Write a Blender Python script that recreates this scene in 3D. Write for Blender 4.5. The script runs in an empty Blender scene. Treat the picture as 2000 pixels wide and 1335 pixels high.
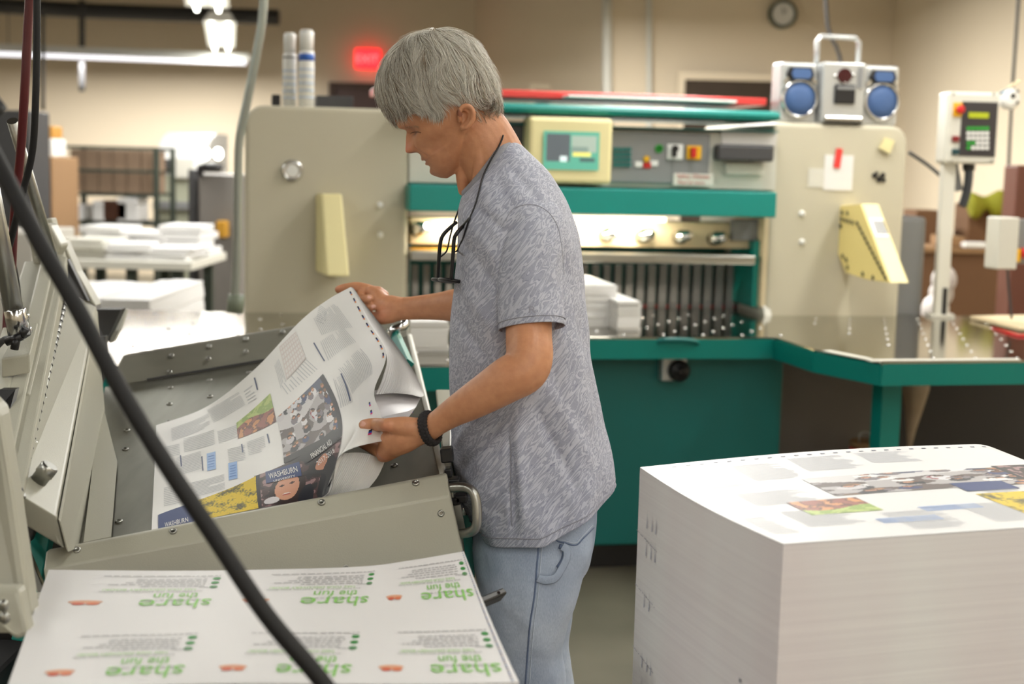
EXPO=0.15
import bpy, bmesh, math, random
import numpy as np
from mathutils import Vector, Matrix, noise
from mathutils.bvhtree import BVHTree
random.seed(7)
SC = bpy.context.scene
COL = SC.collection
PI = math.pi
# ---------------------------------------------------------------- camera
FPX, CX, CY = 2778.0, 1000.0, 667.5
PITCH, ROLL = math.radians(7.1), math.radians(1.4)
CAM = Vector((0, 0, 1.5))
FW = Vector((0, math.cos(PITCH), -math.sin(PITCH)))
R0 = Vector((1, 0, 0)); U0 = Vector((0, math.sin(PITCH), math.cos(PITCH)))
RT = R0*math.cos(ROLL) + U0*math.sin(ROLL)
UP = -R0*math.sin(ROLL) + U0*math.cos(ROLL)
def ray(px, py):
    return (FW*FPX + RT*(px-CX) - UP*(py-CY)).normalized()
def V(px, py, Y):
    r = ray(px, py); return CAM + r*(Y/r.y)
def Z(px, py, z):
    r = ray(px, py); return CAM + r*((z-CAM.z)/r.z)
def PL(px, py, p0, n):
    r = ray(px, py); return CAM + r*((p0-CAM).dot(n)/r.dot(n))
cd = bpy.data.cameras.new('camera'); cam = bpy.data.objects.new('camera', cd); COL.objects.link(cam)
cd.lens = 50; cd.sensor_width = 36; cd.sensor_fit = 'HORIZONTAL'; cd.clip_start = .05; cd.clip_end = 100
m = Matrix((( RT.x, UP.x, -FW.x, CAM.x), (RT.y, UP.y, -FW.y, CAM.y), (RT.z, UP.z, -FW.z, CAM.z), (0,0,0,1)))
cam.matrix_world = m; SC.camera = cam
cd.dof.use_dof = True; cd.dof.focus_distance = 2.56; cd.dof.aperture_fstop = 3.4
# ---------------------------------------------------------------- materials
def lin(c):
    c = [x/255 for x in c]
    return tuple((x/12.92 if x <= .04045 else ((x+.055)/1.055)**2.4) for x in c) + (1,)
def newmat(name):
    m = bpy.data.materials.new(name); m.use_nodes = True
    nt = m.node_tree; b = nt.nodes['Principled BSDF']; return m, nt, b
def pm(name, rgb, rough=.5, metal=0, var=.08, scale=6, bump=0, bscale=80, emis=None, estr=1, coat=0, aniso=None, alpha=None, trans=0):
    m, nt, b = newmat(name); N = nt.nodes; L = nt.links
    c = lin(rgb)
    b.inputs['Roughness'].default_value = rough; b.inputs['Metallic'].default_value = metal
    b.inputs['Coat Weight'].default_value = coat
    if trans: b.inputs['Transmission Weight'].default_value = trans
    tc = N.new('ShaderNodeTexCoord'); nz = N.new('ShaderNodeTexNoise')
    nz.inputs['Scale'].default_value = scale; nz.inputs['Detail'].default_value = 5
    src = tc.outputs['Object']
    if aniso:
        mp = N.new('ShaderNodeMapping'); mp.inputs['Scale'].default_value = aniso
        L.new(src, mp.inputs[0]); src = mp.outputs[0]
    L.new(src, nz.inputs['Vector'])
    mx = N.new('ShaderNodeMix'); mx.data_type = 'RGBA'
    mx.inputs[6].default_value = tuple(x*(1-var) for x in c[:3])+(1,)
    mx.inputs[7].default_value = tuple(min(1, x*(1+var)) for x in c[:3])+(1,)
    L.new(nz.outputs[0], mx.inputs[0]); L.new(mx.outputs[2], b.inputs['Base Color'])
    if bump:
        n2 = N.new('ShaderNodeTexNoise'); n2.inputs['Scale'].default_value = bscale; n2.inputs['Detail'].default_value = 3
        L.new(src, n2.inputs['Vector'])
        bp = N.new('ShaderNodeBump'); bp.inputs['Strength'].default_value = bump; bp.inputs['Distance'].default_value = .002
        L.new(n2.outputs[0], bp.inputs['Height']); L.new(bp.outputs[0], b.inputs['Normal'])
    if emis:
        b.inputs['Emission Color'].default_value = lin(emis); b.inputs['Emission Strength'].default_value = estr
    return m
def colmat(name, rough=.55, emis=0, coat=0):
    m, nt, b = newmat(name); a = nt.nodes.new('ShaderNodeVertexColor'); a.layer_name = 'Col'
    nt.links.new(a.outputs[0], b.inputs['Base Color']); b.inputs['Roughness'].default_value = rough
    b.inputs['Coat Weight'].default_value = coat
    if emis:
        nt.links.new(a.outputs[0], b.inputs['Emission Color']); b.inputs['Emission Strength'].default_value = emis
    return m
M = {}
M['machine_beige'] = pm('machine_beige', (170,168,154), .42, 0, .04, 5, .15, 400)
M['pillar_beige'] = pm('pillar_beige', (190,184,164), .45, 0, .04, 3, .1, 300)
M['teal'] = pm('teal_paint', (0,132,124), .38, 0, .06, 4)
M['teal_dark'] = pm('teal_paint_base', (0,104,101), .45, 0, .08, 2)
M['red'] = pm('red_paint', (222,62,58), .35, 0, .05)
M['cream'] = pm('cream_plastic', (226,216,164), .5, 0, .05, 4)
M['yellow_cream'] = pm('yellow_cream_plastic', (224,206,134), .5, 0, .06, 5)
M['white'] = pm('white_plastic', (225,225,222), .4, 0, .03)
M['offwhite'] = pm('offwhite_paint', (206,204,194), .45, 0, .05)
M['black'] = pm('black_plastic', (20,19,22), .4, 0, .2)
M['darkgrey'] = pm('dark_grey_paint', (62,62,64), .5, 0, .1)
M['grey'] = pm('grey_paint', (128,129,130), .5, 0, .06)
M['steel'] = pm('brushed_steel', (165,165,160), .32, 1, .15, 12, .05, 60, aniso=(1,14,1))
M['tabletop'] = pm('polished_table_steel', (160,156,144), .10, 1, .10, 6, 0, 20, aniso=(1,5,1))
M['bedsteel'] = pm('worn_tray_steel', (120,119,108), .42, .9, .3, 5, .05, 14, aniso=(6,1,1))
M['wallsteel'] = pm('brushed_tray_wall_steel', (128,126,116), .55, .45, .12, 5, .05, 14, aniso=(1,1,8))
M['chrome'] = pm('chrome', (205,205,205), .18, 1, .04)
M['rubber'] = pm('black_rubber', (12,11,14), .65, 0, .2)
M['redhose'] = pm('dark_red_rubber', (84,14,22), .4, 0, .2)
M['wood'] = pm('dark_wood', (60,38,26), .6, 0, .2)
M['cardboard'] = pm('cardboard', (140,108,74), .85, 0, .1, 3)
M['cardboard_dark'] = pm('cardboard_dark_brown', (104,74,48), .85, 0, .12, 3)  # darker brown board used on the load and its cartons
M['paper'] = pm('white_paper', (222,221,220), .6, 0, .02)
M['print'] = colmat('printed_ink_on_paper', .45)
M['screen'] = colmat('lit_screen', .3, .5)
M['yellow'] = pm('yellow_plastic', (232,176,20), .4, 0, .05)
M['redplastic'] = pm('red_plastic', (190,30,30), .35, 0, .05)
M['green'] = pm('green_plastic', (40,150,50), .4, 0, .05)
M['blue'] = pm('speaker_blue_mesh', (62,92,140), .55, 0, .08, 30, .3, 600)
M['silver'] = pm('silver_plastic', (188,190,190), .3, .5, .04)
M['brightglass'] = pm('lens_glass', (150,140,150), .08, 0, .05, trans=.6)
M['brass'] = pm('ochre_rail_paint', (190,140,40), .5, .2, .1)
M['beigewood'] = pm('pale_board', (212,196,162), .6, 0, .06)
# ---------------------------------------------------------------- mesh builder
MW = {}
class MB:
    def __init__(s): s.v=[]; s.f=[]; s.mi=[]; s.sm=[]; s.col=[]; s.m=0; s.c=(1,1,1,1); s.hascol=False
    def add(s, vs, fs, smooth=False, cols=None):
        o=len(s.v); s.v.extend([tuple(p) for p in vs])
        for i,f in enumerate(fs):
            s.f.append([o+k for k in f]); s.mi.append(s.m); s.sm.append(smooth); s.col.append(cols[i] if cols else s.c)
        if cols: s.hascol=True
        return s
    def hexa(s, p):  # p: 4 bottom, 4 top
        return s.add(p, [(3,2,1,0),(4,5,6,7),(0,1,5,4),(1,2,6,5),(2,3,7,6),(3,0,4,7)])
    def box(s, x0,x1,y0,y1,z0,z1, fr=None):
        p=[Vector((x,y,z)) for z in (z0,z1) for (x,y) in ((x0,y0),(x1,y0),(x1,y1),(x0,y1))]
        if fr is not None: p=[fr@q for q in p]
        return s.hexa(p)
    def prism(s, poly, vec):
        n=len(poly); vec=Vector(vec); a=[Vector(q) for q in poly]; b=[q+vec for q in a]
        fs=[tuple(range(n))[::-1], tuple(range(n,2*n))]+[(i,(i+1)%n,n+(i+1)%n,n+i) for i in range(n)]
        return s.add(a+b, fs)
    def tube(s, pts, r, n=12, caps=True, flat=None, closed=False):
        pts=[Vector(p) for p in pts]; k=len(pts)
        rs=r if isinstance(r,(list,tuple)) else [r]*k
        vs=[]; up=None
        for i,p in enumerate(pts):
            if closed: t=(pts[(i+1)%k]-pts[i-1])
            else: t=(pts[min(i+1,k-1)]-pts[max(i-1,0)])
            t=t.normalized() if t.length>1e-9 else Vector((0,0,1))
            if up is None:
                up=Vector((0,0,1)) if abs(t.z)<.9 else Vector((0,1,0))
                if flat is not None: up=Vector(flat[0])
            u=(up-t*up.dot(t))
            if u.length<1e-6: u=t.orthogonal()
            u.normalize(); w=t.cross(u); up=u
            fl=1 if flat is None else flat[1]
            for j in range(n):
                a=2*PI*j/n; vs.append(p+(w*math.cos(a)+u*math.sin(a)*fl)*rs[i])
        fs=[]
        for i in range(k if closed else k-1):
            for j in range(n):
                i2=(i+1)%k
                fs.append((i*n+j,i*n+(j+1)%n,i2*n+(j+1)%n,i2*n+j))
        s.add(vs,fs,True)
        if caps and not closed:
            o=len(s.v)-len(vs)
            for base,rev in ((0,True),((k-1)*n,False)):
                f=[o+base+j for j in range(n)]
                s.f.append(f[::-1] if rev else f); s.mi.append(s.m); s.sm.append(False); s.col.append(s.c)
        return s
    def lathe(s, c, ax, prof, n=24, smooth=True):
        c=Vector(c); ax=Vector(ax).normalized(); u=ax.orthogonal().normalized(); w=ax.cross(u); vs=[]
        for (r,h) in prof:
            for j in range(n):
                a=2*PI*j/n; vs.append(c+ax*h+(u*math.cos(a)+w*math.sin(a))*max(r,1e-5))
        fs=[(i*n+j,i*n+(j+1)%n,(i+1)*n+(j+1)%n,(i+1)*n+j) for i in range(len(prof)-1) for j in range(n)]
        s.add(vs,fs,smooth); o=len(s.v)-len(vs); k=len(prof)
        for base,rev in ((0,True),((k-1)*n,False)):
            f=[o+base+j for j in range(n)]
            s.f.append(f[::-1] if rev else f); s.mi.append(s.m); s.sm.append(False); s.col.append(s.c)
        return s
    def cyl(s, a, b, r, n=20):
        a=Vector(a); b=Vector(b); return s.lathe(a, b-a, [(r,0),(r,(b-a).length)], n)
    def ball(s, c, r, n=16, sc=(1,1,1)):
        c=Vector(c); vs=[]; fs=[]
        for i in range(n+1):
            for j in range(2*n):
                th=PI*i/n; ph=PI*j/n
                vs.append(c+Vector((r*sc[0]*math.sin(th)*math.cos(ph), r*sc[1]*math.sin(th)*math.sin(ph), r*sc[2]*math.cos(th))))
        for i in range(n):
            for j in range(2*n):
                fs.append((i*2*n+j,(i+1)*2*n+j,(i+1)*2*n+(j+1)%(2*n),i*2*n+(j+1)%(2*n)))
        return s.add(vs,fs,True)
    def beam(s, a, b, w, h, up=(0,0,1), off=(0,0)):
        a=Vector(a); b=Vector(b); t=(b-a).normalized(); u=Vector(up); u=(u-t*u.dot(t)).normalized(); r=t.cross(u)
        q=[]
        for p in (a,b):
            for (i,j) in ((-1,-1),(1,-1),(1,1),(-1,1)):
                q.append(p+r*(off[0]+i*w/2)+u*(off[1]+j*h/2))
        return s.hexa(q)
    def loft(s, secs, smooth=True, caps=True, closed=True):
        n=len(secs[0]); k=len(secs); vs=[p for q in secs for p in q]; fs=[]
        for i in range(k-1):
            for j in range(n if closed else n-1):
                fs.append((i*n+j,i*n+(j+1)%n,(i+1)*n+(j+1)%n,(i+1)*n+j))
        s.add(vs,fs,smooth)
        if caps:
            o=len(s.v)-len(vs)
            for base,rev in ((0,True),((k-1)*n,False)):
                f=[o+base+j for j in range(n)]
                s.f.append(f[::-1] if rev else f); s.mi.append(s.m); s.sm.append(smooth); s.col.append(s.c)
        return s
    def grid(s, fn, nu, nv, colfn=None, u0=0,u1=1,v0=0,v1=1, smooth=True):
        vs=[]; fs=[]; cols=[]
        for i in range(nu+1):
            for j in range(nv+1): vs.append(fn(u0+(u1-u0)*i/nu, v0+(v1-v0)*j/nv))
        for i in range(nu):
            for j in range(nv):
                a=i*(nv+1)+j; fs.append((a,a+nv+1,a+nv+2,a+1))
                if colfn: cols.append(colfn((i+.5)/nu,(j+.5)/nv))
        return s.add(vs,fs,smooth,cols if colfn else None)
    def build(s, name, mats, parent=None, bevel=0, seg=2, label=None, cat=None, group=None, kind=None, sub=0, solid=0):
        if not isinstance(mats,(list,tuple)): mats=[mats]
        mats=[M[x] if isinstance(x,str) else x for x in mats]
        if parent is not None: mw=MW[parent]
        else:
            a=np.array(s.v); mw=Matrix.Translation(((a[:,0].min()+a[:,0].max())/2,(a[:,1].min()+a[:,1].max())/2,a[:,2].min()))
        inv=mw.inverted()
        me=bpy.data.meshes.new(name); me.from_pydata([inv@Vector(p) for p in s.v],[],s.f)
        for x in mats: me.materials.append(x)
        me.polygons.foreach_set('material_index', s.mi); me.polygons.foreach_set('use_smooth', s.sm)
        if s.hascol or any(x.name.startswith(('printed','lit_screen')) for x in mats):
            ca=me.color_attributes.new('Col','FLOAT_COLOR','CORNER'); d=[]
            for p in me.polygons:
                c=s.col[p.index]
                for _ in range(p.loop_total): d.extend(c)
            ca.data.foreach_set('color', d)
        me.update()
        o=bpy.data.objects.new(name, me); COL.objects.link(o)
        if parent is not None: o.parent=parent; MW[o]=mw
        else: o.matrix_world=mw; MW[o]=mw
        if bevel:
            bv=o.modifiers.new('bevel','BEVEL'); bv.width=bevel; bv.segments=seg; bv.limit_method='ANGLE'; bv.angle_limit=.6
            bv.harden_normals=False
        if sub: q=o.modifiers.new('sub','SUBSURF'); q.levels=sub; q.render_levels=sub
        if solid: q=o.modifiers.new('solid','SOLIDIFY'); q.thickness=solid; q.offset=-1
        tag(o,label,cat,group,kind); return o
def tag(o,label=None,cat=None,group=None,kind=None):
    if label: o['label']=label
    if cat: o['category']=cat
    if group: o['group']=group
    if kind: o['kind']=kind
def thing(name,label,cat,loc=(0,0,0),rz=0,group=None,mw=None):
    o=bpy.data.objects.new(name,None); COL.objects.link(o); o.empty_display_size=.1
    mw=mw if mw is not None else Matrix.Translation(Vector(loc))@Matrix.Rotation(rz,4,'Z')
    o.matrix_world=mw; MW[o]=mw; tag(o,label,cat,group); return o
class Frame:
    def __init__(s, o, yaw):
        s.o=Vector(o); s.m=Matrix.Translation(s.o)@Matrix.Rotation(yaw,4,'Z')
        s.e1=Vector((math.cos(yaw),math.sin(yaw),0)); s.e2=Vector((-math.sin(yaw),math.cos(yaw),0))
    def at(s,px,py,t=0):
        p=PL(px,py,s.o+s.e2*t,s.e2)-s.o; return (p.dot(s.e1), p.z)
    def w(s,px,py,t=0): return PL(px,py,s.o+s.e2*t,s.e2)
    def W(s,a,t,z): return s.o+s.e1*a+s.e2*t+Vector((0,0,z))
    def zat(s,px,py,z): # on horizontal plane local z
        p=Z(px,py,z+s.o.z)-s.o; return (p.dot(s.e1),p.dot(s.e2))
    def pbox(s,mb,px0,py0,px1,py1,t0,t1):   # box whose front face (t0) spans the two pixel corners
        a,z1=s.at(px0,py0,t0); b,z0=s.at(px1,py1,t0)
        return mb.box(min(a,b),max(a,b),t0,t1,min(z0,z1),max(z0,z1),s.m)
def catmull(p, t):   # p list, t in 0..len-1
    n=len(p); i=min(int(t),n-2); f=t-i
    a=p[max(i-1,0)]; b=p[i]; c=p[i+1]; d=p[min(i+2,n-1)]
    return b*1.0+ (c-a)*(.5*f)+ (a*2-b*5+c*4-d)*(.5*f*f)+ (b*3-c*3+d-a)*(.5*f*f*f)
def smooth_path(pts, k=8):
    pts=[Vector(p) for p in pts]; n=len(pts); r=[]
    for i in range((n-1)*k+1): r.append(catmull(pts,i/k))
    return r
def lerpl(xs, ys, x):
    if x<=xs[0]: return ys[0]
    for i in range(len(xs)-1):
        if x<=xs[i+1]:
            f=(x-xs[i])/(xs[i+1]-xs[i]); return ys[i]+(ys[i+1]-ys[i])*f
    return ys[-1]
_tc={}
def text_mesh(body, size=1.0):
    if body in _tc: vs,fs=_tc[body]
    else:
        cu=bpy.data.curves.new('t','FONT'); cu.body=body; cu.size=1; cu.resolution_u=3
        ob=bpy.data.objects.new('t',cu); COL.objects.link(ob)
        dg=bpy.context.evaluated_depsgraph_get(); me=ob.evaluated_get(dg).to_mesh()
        vs=[(v.co.x,v.co.y) for v in me.vertices]; fs=[tuple(p.vertices) for p in me.polygons]
        ob.evaluated_get(dg).to_mesh_clear(); bpy.data.objects.remove(ob); bpy.data.curves.remove(cu)
        _tc[body]=(vs,fs)
    return [(x*size,y*size) for x,y in vs], fs
def add_text(mb, body, size, mp, color=(0,0,0,1), center=False, bold=0):
    vs,fs=text_mesh(body,size)
    if center and vs:
        cx=(min(v[0] for v in vs)+max(v[0] for v in vs))/2; cy=(min(v[1] for v in vs)+max(v[1] for v in vs))/2
        vs=[(x-cx,y-cy) for x,y in vs]
    mb.add([mp(x,y) for x,y in vs],fs,False,[color]*len(fs))
def rgb(*c): return lin(c)
# ---------------------------------------------------------------- room
def wallmat(name, rgb_, blk=True):
    m,nt,b=newmat(name); N=nt.nodes; L=nt.links
    tc=N.new('ShaderNodeTexCoord'); nz=N.new('ShaderNodeTexNoise'); nz.inputs['Scale'].default_value=.7; nz.inputs['Detail'].default_value=4
    L.new(tc.outputs['Object'],nz.inputs['Vector'])
    mx=N.new('ShaderNodeMix'); mx.data_type='RGBA'; c=lin(rgb_)
    mx.inputs[6].default_value=tuple(x*.93 for x in c[:3])+(1,); mx.inputs[7].default_value=tuple(x*1.04 for x in c[:3])+(1,)
    L.new(nz.outputs[0],mx.inputs[0]); L.new(mx.outputs[2],b.inputs['Base Color']); b.inputs['Roughness'].default_value=.75
    return m
wm=wallmat('painted_block_wall',(224,209,184)); cm=wallmat('ceiling_deck',(92,84,74))
def floor_mat():
    m,nt,b=newmat('worn_concrete_floor'); N=nt.nodes; L=nt.links
    tc=N.new('ShaderNodeTexCoord'); nz=N.new('ShaderNodeTexNoise'); nz.inputs['Scale'].default_value=1.8; nz.inputs['Detail'].default_value=8
    L.new(tc.outputs['Object'],nz.inputs['Vector']); r=N.new('ShaderNodeValToRGB'); r.color_ramp.elements[0].position=.3; r.color_ramp.elements[1].position=.72
    r.color_ramp.elements[0].color=lin((84,80,68)); r.color_ramp.elements[1].color=lin((122,116,100))
    L.new(nz.outputs[0],r.inputs[0]); L.new(r.outputs[0],b.inputs['Base Color']); b.inputs['Roughness'].default_value=.38
    return m
fm=floor_mat(); H=4.3
def slab(name, x0,x1,y0,y1,z0,z1,mat): 
    mb=MB(); mb.box(x0,x1,y0,y1,z0,z1); return mb.build(name,mat,kind='structure')
slab('floor',-9,10,-4,20,-.1,0,fm); slab('ceiling',-9,10,-4,20,H,H+.1,cm)
slab('wall_left',-9.2,-9,-4,20,0,H,wm)
slab('wall_front',-9,10,-4.2,-4,0,H,wm)
pa=V(925,200,18); pb=V(1190,200,14); pc=V(1738,200,14); pd=V(2000,200,9.5)
def wallseg(name,a,b,th=.2,mat=wm):
    a=Vector((a.x,a.y,0)); b=Vector((b.x,b.y,0)); t=(b-a).normalized(); n=Vector((-t.y,t.x,0))
    mb=MB(); mb.prism([a,b,b+n*th,a+n*th],(0,0,H)); return mb.build(name,mat,kind='structure')
wallseg('wall_back',Vector((-9,18,0)),pa); wallseg('wall_jog',pa,pb); wallseg('wall_office',pb,pc)
pe=pd+(pd-pc)*1.0; 
wallseg('wall_right',pc,pe); wallseg('wall_side',pe,Vector((pe.x+.6,-4,0)))
# door openings on the back walls: frame + dark recess leaf
def door(name, px0, px1, pytop, Y, depth=.1, mat=None, frame=None):
    a=V(px0,pytop,Y); b=V(px1,pytop,Y); top=a.z
    mb=MB(); mb.box(a.x,b.x,Y-.06,Y,0,top); o=mb.build(name,mat or M['wood'],kind='structure')
    f=MB(); w=.07
    f.box(a.x-w,a.x,Y-.1,Y,0,top+w); f.box(b.x,b.x+w,Y-.1,Y,0,top+w); f.box(a.x,b.x,Y-.1,Y,top,top+w)
    f.build('door_frame',frame or wm,o); return o
M['reddoor']=pm('dark_red_brown_door',(62,34,28),.5,0,.15)
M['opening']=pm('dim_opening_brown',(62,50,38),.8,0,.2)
door('door_1',655,792,172,17.95,mat=M['reddoor'],frame=M['wood'])
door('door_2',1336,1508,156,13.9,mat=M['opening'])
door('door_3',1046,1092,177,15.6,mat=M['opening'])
# vertical conduits, pipes and ledge on the walls
def pipe(label, pts, r, mat='offwhite', name='wall_conduit', cat='pipe'):
    mb=MB(); mb.tube(smooth_path(pts,4),r,8); return mb.build(name,mat,label=label,cat=cat)
pipe('thin drop cord with plug hanging over the shelving rack', [V(160,0,16.5),V(160,100,16.5),V(160,178,16.5)],.035,'darkgrey','power_drop_cord','cord')
pipe('thin dark cord hanging beside the black hose over the cartons',[V(84,0,15),V(84,120,15),V(84,215,15)],.02,'darkgrey','power_drop_cord','cord')
pipe('grey vertical conduit running down the wall right of the fingers panel', [V(1268,-20,13.9),V(1268,100,13.9),V(1268,300,13.9)],.03,'offwhite')
pipe('tall thin pipe standing at the wall edge above the red safety bar', [V(1186,-20,13.85),V(1186,180,13.85),V(1188,330,13.85)],.05)
pipe('dark overhead pipe running along the back wall near the ceiling',[V(-60,8,16.8),V(200,22,16.8),V(545,34,16.8)],.09,'darkgrey','overhead_pipe')
pipe('thin diagonal cable behind the stereo rising to the ceiling',[Vector((V(1600,-80,9).x,9,4.28)),V(1612,-10,9),V(1640,110,9),V(1655,235,9)],.012,'darkgrey','ceiling_cable','cable')
pipe('thin cord hanging down the wall past the white tape roll',[Vector((V(1990,-10,8.2).x,8.2,H)),V(1990,-10,8.2),V(1976,200,8.2),V(1966,420,8.2)],.01,'darkgrey','pull_rope','cord')
# EXIT sign
c=V(718,115,17.85); es=thing('exit_sign','glowing red exit sign high on the back wall left of the man\'s head','sign',c)
M['exitglow']=pm('exit_red_glow',(255,40,50),.4,0,.02,emis=(255,36,44),estr=2.2)
M['exitletter']=pm('exit_letter_glow',(255,120,125),.4,0,.02,emis=(255,120,120),estr=1.6)
mb=MB(); mb.box(c.x-.155,c.x+.155,c.y-.03,c.y+.04,c.z-.12,c.z+.12); mb.build('sign_face','exitglow',es,bevel=.02)
mb=MB(); add_text(mb,'EXIT',.14,lambda x,y:Vector((c.x+x,c.y-.034,c.z+y)),center=True); mb.hascol=False; mb.build('sign_letters','exitletter',es)
# clock
c=V(1529,28,13.95); ck=thing('wall_clock','round wall clock with green-grey rim high on the wall above the stereo','clock',c)
M['clockrim']=pm('clock_rim_green',(78,86,70),.4); 
mb=MB(); mb.lathe(c,(0,-1,0),[(.135,-.05),(.135,.03),(.12,.045),(.105,.03),(.105,.0)],32); mb.build('clock_rim','clockrim',ck)
mb=MB(); mb.cyl(c-Vector((0,.01,0)),c-Vector((0,.022,0)),.106,32); mb.build('clock_face','white',ck)
mb=MB(); mb.beam(c+Vector((0,-.028,0)),c+Vector((.03,-.028,.04)),.008,.004,(0,1,0)); mb.beam(c+Vector((0,-.028,0)),c+Vector((-.01,-.028,.07)),.006,.004,(0,1,0)); mb.build('clock_hand','black',ck)
# hanging lamps --------------------------------------------------
M['tubeglow']=pm('fluorescent_tube_glow',(255,255,245),.4,0,.01,emis=(255,255,240),estr=9)
M['tubedim']=pm('fluorescent_strip_side_glow',(250,248,250),.4,0,.01,emis=(246,246,255),estr=1.1)
RZF=math.radians(11.3)
def fixture(label, c, L_, w, axis='y', glow='tubeglow', power=60, visible=True, drop=True):
    rz=(0 if axis=='y' else PI/2)+RZF
    c=Vector(c); o=thing('strip_light',label,'ceiling light',c,rz,group='fluorescent strip lights'); mw=MW[o]
    mb=MB(); mb.prism([mw@Vector(p) for p in ((-w/2,-L_/2,0),(w/2,-L_/2,0),(w*.3,-L_/2,.09),(-w*.3,-L_/2,.09))], mw.to_3x3()@Vector((0,L_,0)))
    mb.build('lamp_housing','white',o)
    for sx in (-.25,.25):
        mb=MB(); mb.cyl(mw@Vector((sx*w,-L_/2+.03,-.025)),mw@Vector((sx*w,L_/2-.03,-.025)),.019,10); mb.build('fluorescent_tube',glow,o)
    for sy in (-.4,.4): mb=MB(); mb.tube([mw@Vector((0,sy*L_,.08)),mw@Vector((0,sy*L_,H-c.z))],.006,6); mb.build('suspension_rod','darkgrey',o)
    ld=bpy.data.lights.new('fluorescent_light','AREA'); ld.shape='RECTANGLE'; ld.size=w; ld.size_y=L_; ld.energy=power; ld.color=(1,.975,.935)
    lo=bpy.data.objects.new('fluorescent_light',ld); COL.objects.link(lo); lo.parent=o; lo.location=(0,0,-.06)
    return o
P0=58
where={(-3,0):'behind the camera on the left',}
LIGHTS=[]
for (x,ys) in ((-2.9,(.2,3.4,6.6,9.8)),(-6.6,(3.4,8.0,12.6)),(.75,(-.6,2.6,5.8,8.3)),(.7,(11.0,)),(2.3,(1.2,4.8))):  # the single far lamp before the office wall is added to brighten it
    for y in ys: LIGHTS.append((x,y))
for (x,y) in ((-2.9,-2.6),(.75,-3.2),(2.3,-2)): LIGHTS.append((x,y))  # extra unseen lamps added behind the camera to brighten the tray steel
for i,(x,y) in enumerate(LIGHTS):
    side='left' if x<-5 else ('middle left' if x<0 else ('middle right' if x<2 else 'right'))
    fixture(('unseen suspended fluorescent strip light, %s row, about %d metres ahead of the camera'%(side,round(y)) if y>0 else 'unseen suspended fluorescent strip light, %s row, about %d metres behind the camera'%(side,max(1,round(-y)))),(x,y,3.0),2.4,.3,power=(11 if (x>0 and 0<y<3) else 18 if (x<0 and 0<y<4) else 25 if y<0 else 34 if y<5.5 and -4<x<3 else (26 if x<0 and y>6 else P0 if y<7 else 120 if y<10 else 190)))
a=Z(436,42,2.75); b=Z(427,92,2.75); c=(a+b)/2
fixture('bright fluorescent strip seen end-on at the top left of the view',c,(b-a).length,.30,power=P0)
a=Z(402,-60,2.75); b=Z(400,14,2.75); c=(a+b)/2
fixture('bright fluorescent strip at the top edge of the view, nearest of the end-on row',c,(b-a).length,.36,power=P0)
a=V(-40,104,16.0); b=V(484,116,16.9)
mid=(a+b)/2; o=fixture('long white fluorescent strip hanging in front of the back wall at left',mid,(b-a).length,.14,'x',glow='tubedim',power=105)
# ---------------------------------------------------------------- paper cutter
o=Z(478,610,.9); q=Z(1785,617,.9)
F=Frame(o, math.atan2(q.y-o.y,q.x-o.x))
CUT=thing('paper_cutting_machine','large beige and teal guillotine paper cutter with a wide steel table','paper cutter',mw=F.m@Matrix.Translation((0,0,-.9)))
def rrect(x0,x1,z0,z1,r,corners,t,n=6):
    pts=[]
    for (cx,cz,sx,sz,k,a0) in ((x0,z0,1,1,0,180),(x1,z0,-1,1,1,270),(x1,z1,-1,-1,2,0),(x0,z1,1,-1,3,90)):
        if k in corners:
            for i in range(n+1):
                a=math.radians(a0+90*i/n); pts.append(F.W(cx+sx*r+r*math.cos(a),t,cz+sz*r+r*math.sin(a)))
        else: pts.append(F.W(cx,t,cz))
    return pts
def part(mb,name,mat,par=None,**k): return mb.build(name,mat,par or CUT,**k)
def pillar(px0,py0,px1,corners,zb=-.85):
    a,z1=F.at(px0,py0,0); b,_=F.at(px1,py0,0)
    mb=MB(); mb.prism(rrect(a,b,zb,z1,.075,corners,0),F.e2*.95); return part(mb,'side_pillar','pillar_beige',bevel=.018,seg=3),(a,b,z1)
pl,(LA,LB,LZ)=pillar(478,204,800,(3,))
pr,(RA,RB,RZ)=pillar(1512,238,1776,(2,))
def pb(name,mat,x0,y0,x1,y1,t0,t1,par=None,bevel=.004,**k):
    mb=MB(); F.pbox(mb,x0,y0,x1,y1,t0,t1); return part(mb,name,mat,par,bevel=bevel,**k)
# upper crossbeam, housing, lower beam
pb('upper_crossbeam','teal',796,194,1527,236,-.10,.6,bevel=.02)
pb('upper_beam_rail','teal_dark',802,237,1522,256,-.05,.5)
pb('housing','offwhite',800,240,1516,372,.0,.7)
pb('lower_crossbeam','teal',800,360,1516,425,-.14,.5,bevel=.006)
o_=pb('safety_bar','red',738,181,1498,192,.1,.5)
pb('safety_bar_top','white',1110,190,1440,196,-.02,.2)
# monitor
mo=pb('control_monitor','cream',1034,227,1194,360,-.13,.02,bevel=.015)
mb=MB(); a,z1=F.at(1062,255,-.135); b,z0=F.at(1169,333,-.135)
def scrcol(u,v):
    c=(86,160,140)
    if .05<u<.47 and .22<v<.93: c=(84,92,98) if not(.30<u<.42 and .2<v<.36) else (208,225,228)
    if .5<u<.95 and .45<v<.9: c=(152,168,158) if v>.62 or u>.8 else (120,140,134)
    if .52<u<.86 and .35<v<.45: c=(226,216,120)
    if .66<u<.92 and .2<v<.33: c=(70,96,96)
    return lin(c)
mb.grid(lambda u,v:F.W(a+(b-a)*u,-.137,z0+(z1-z0)*v),40,28,scrcol); part(mb,'screen','screen',mo)
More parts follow.
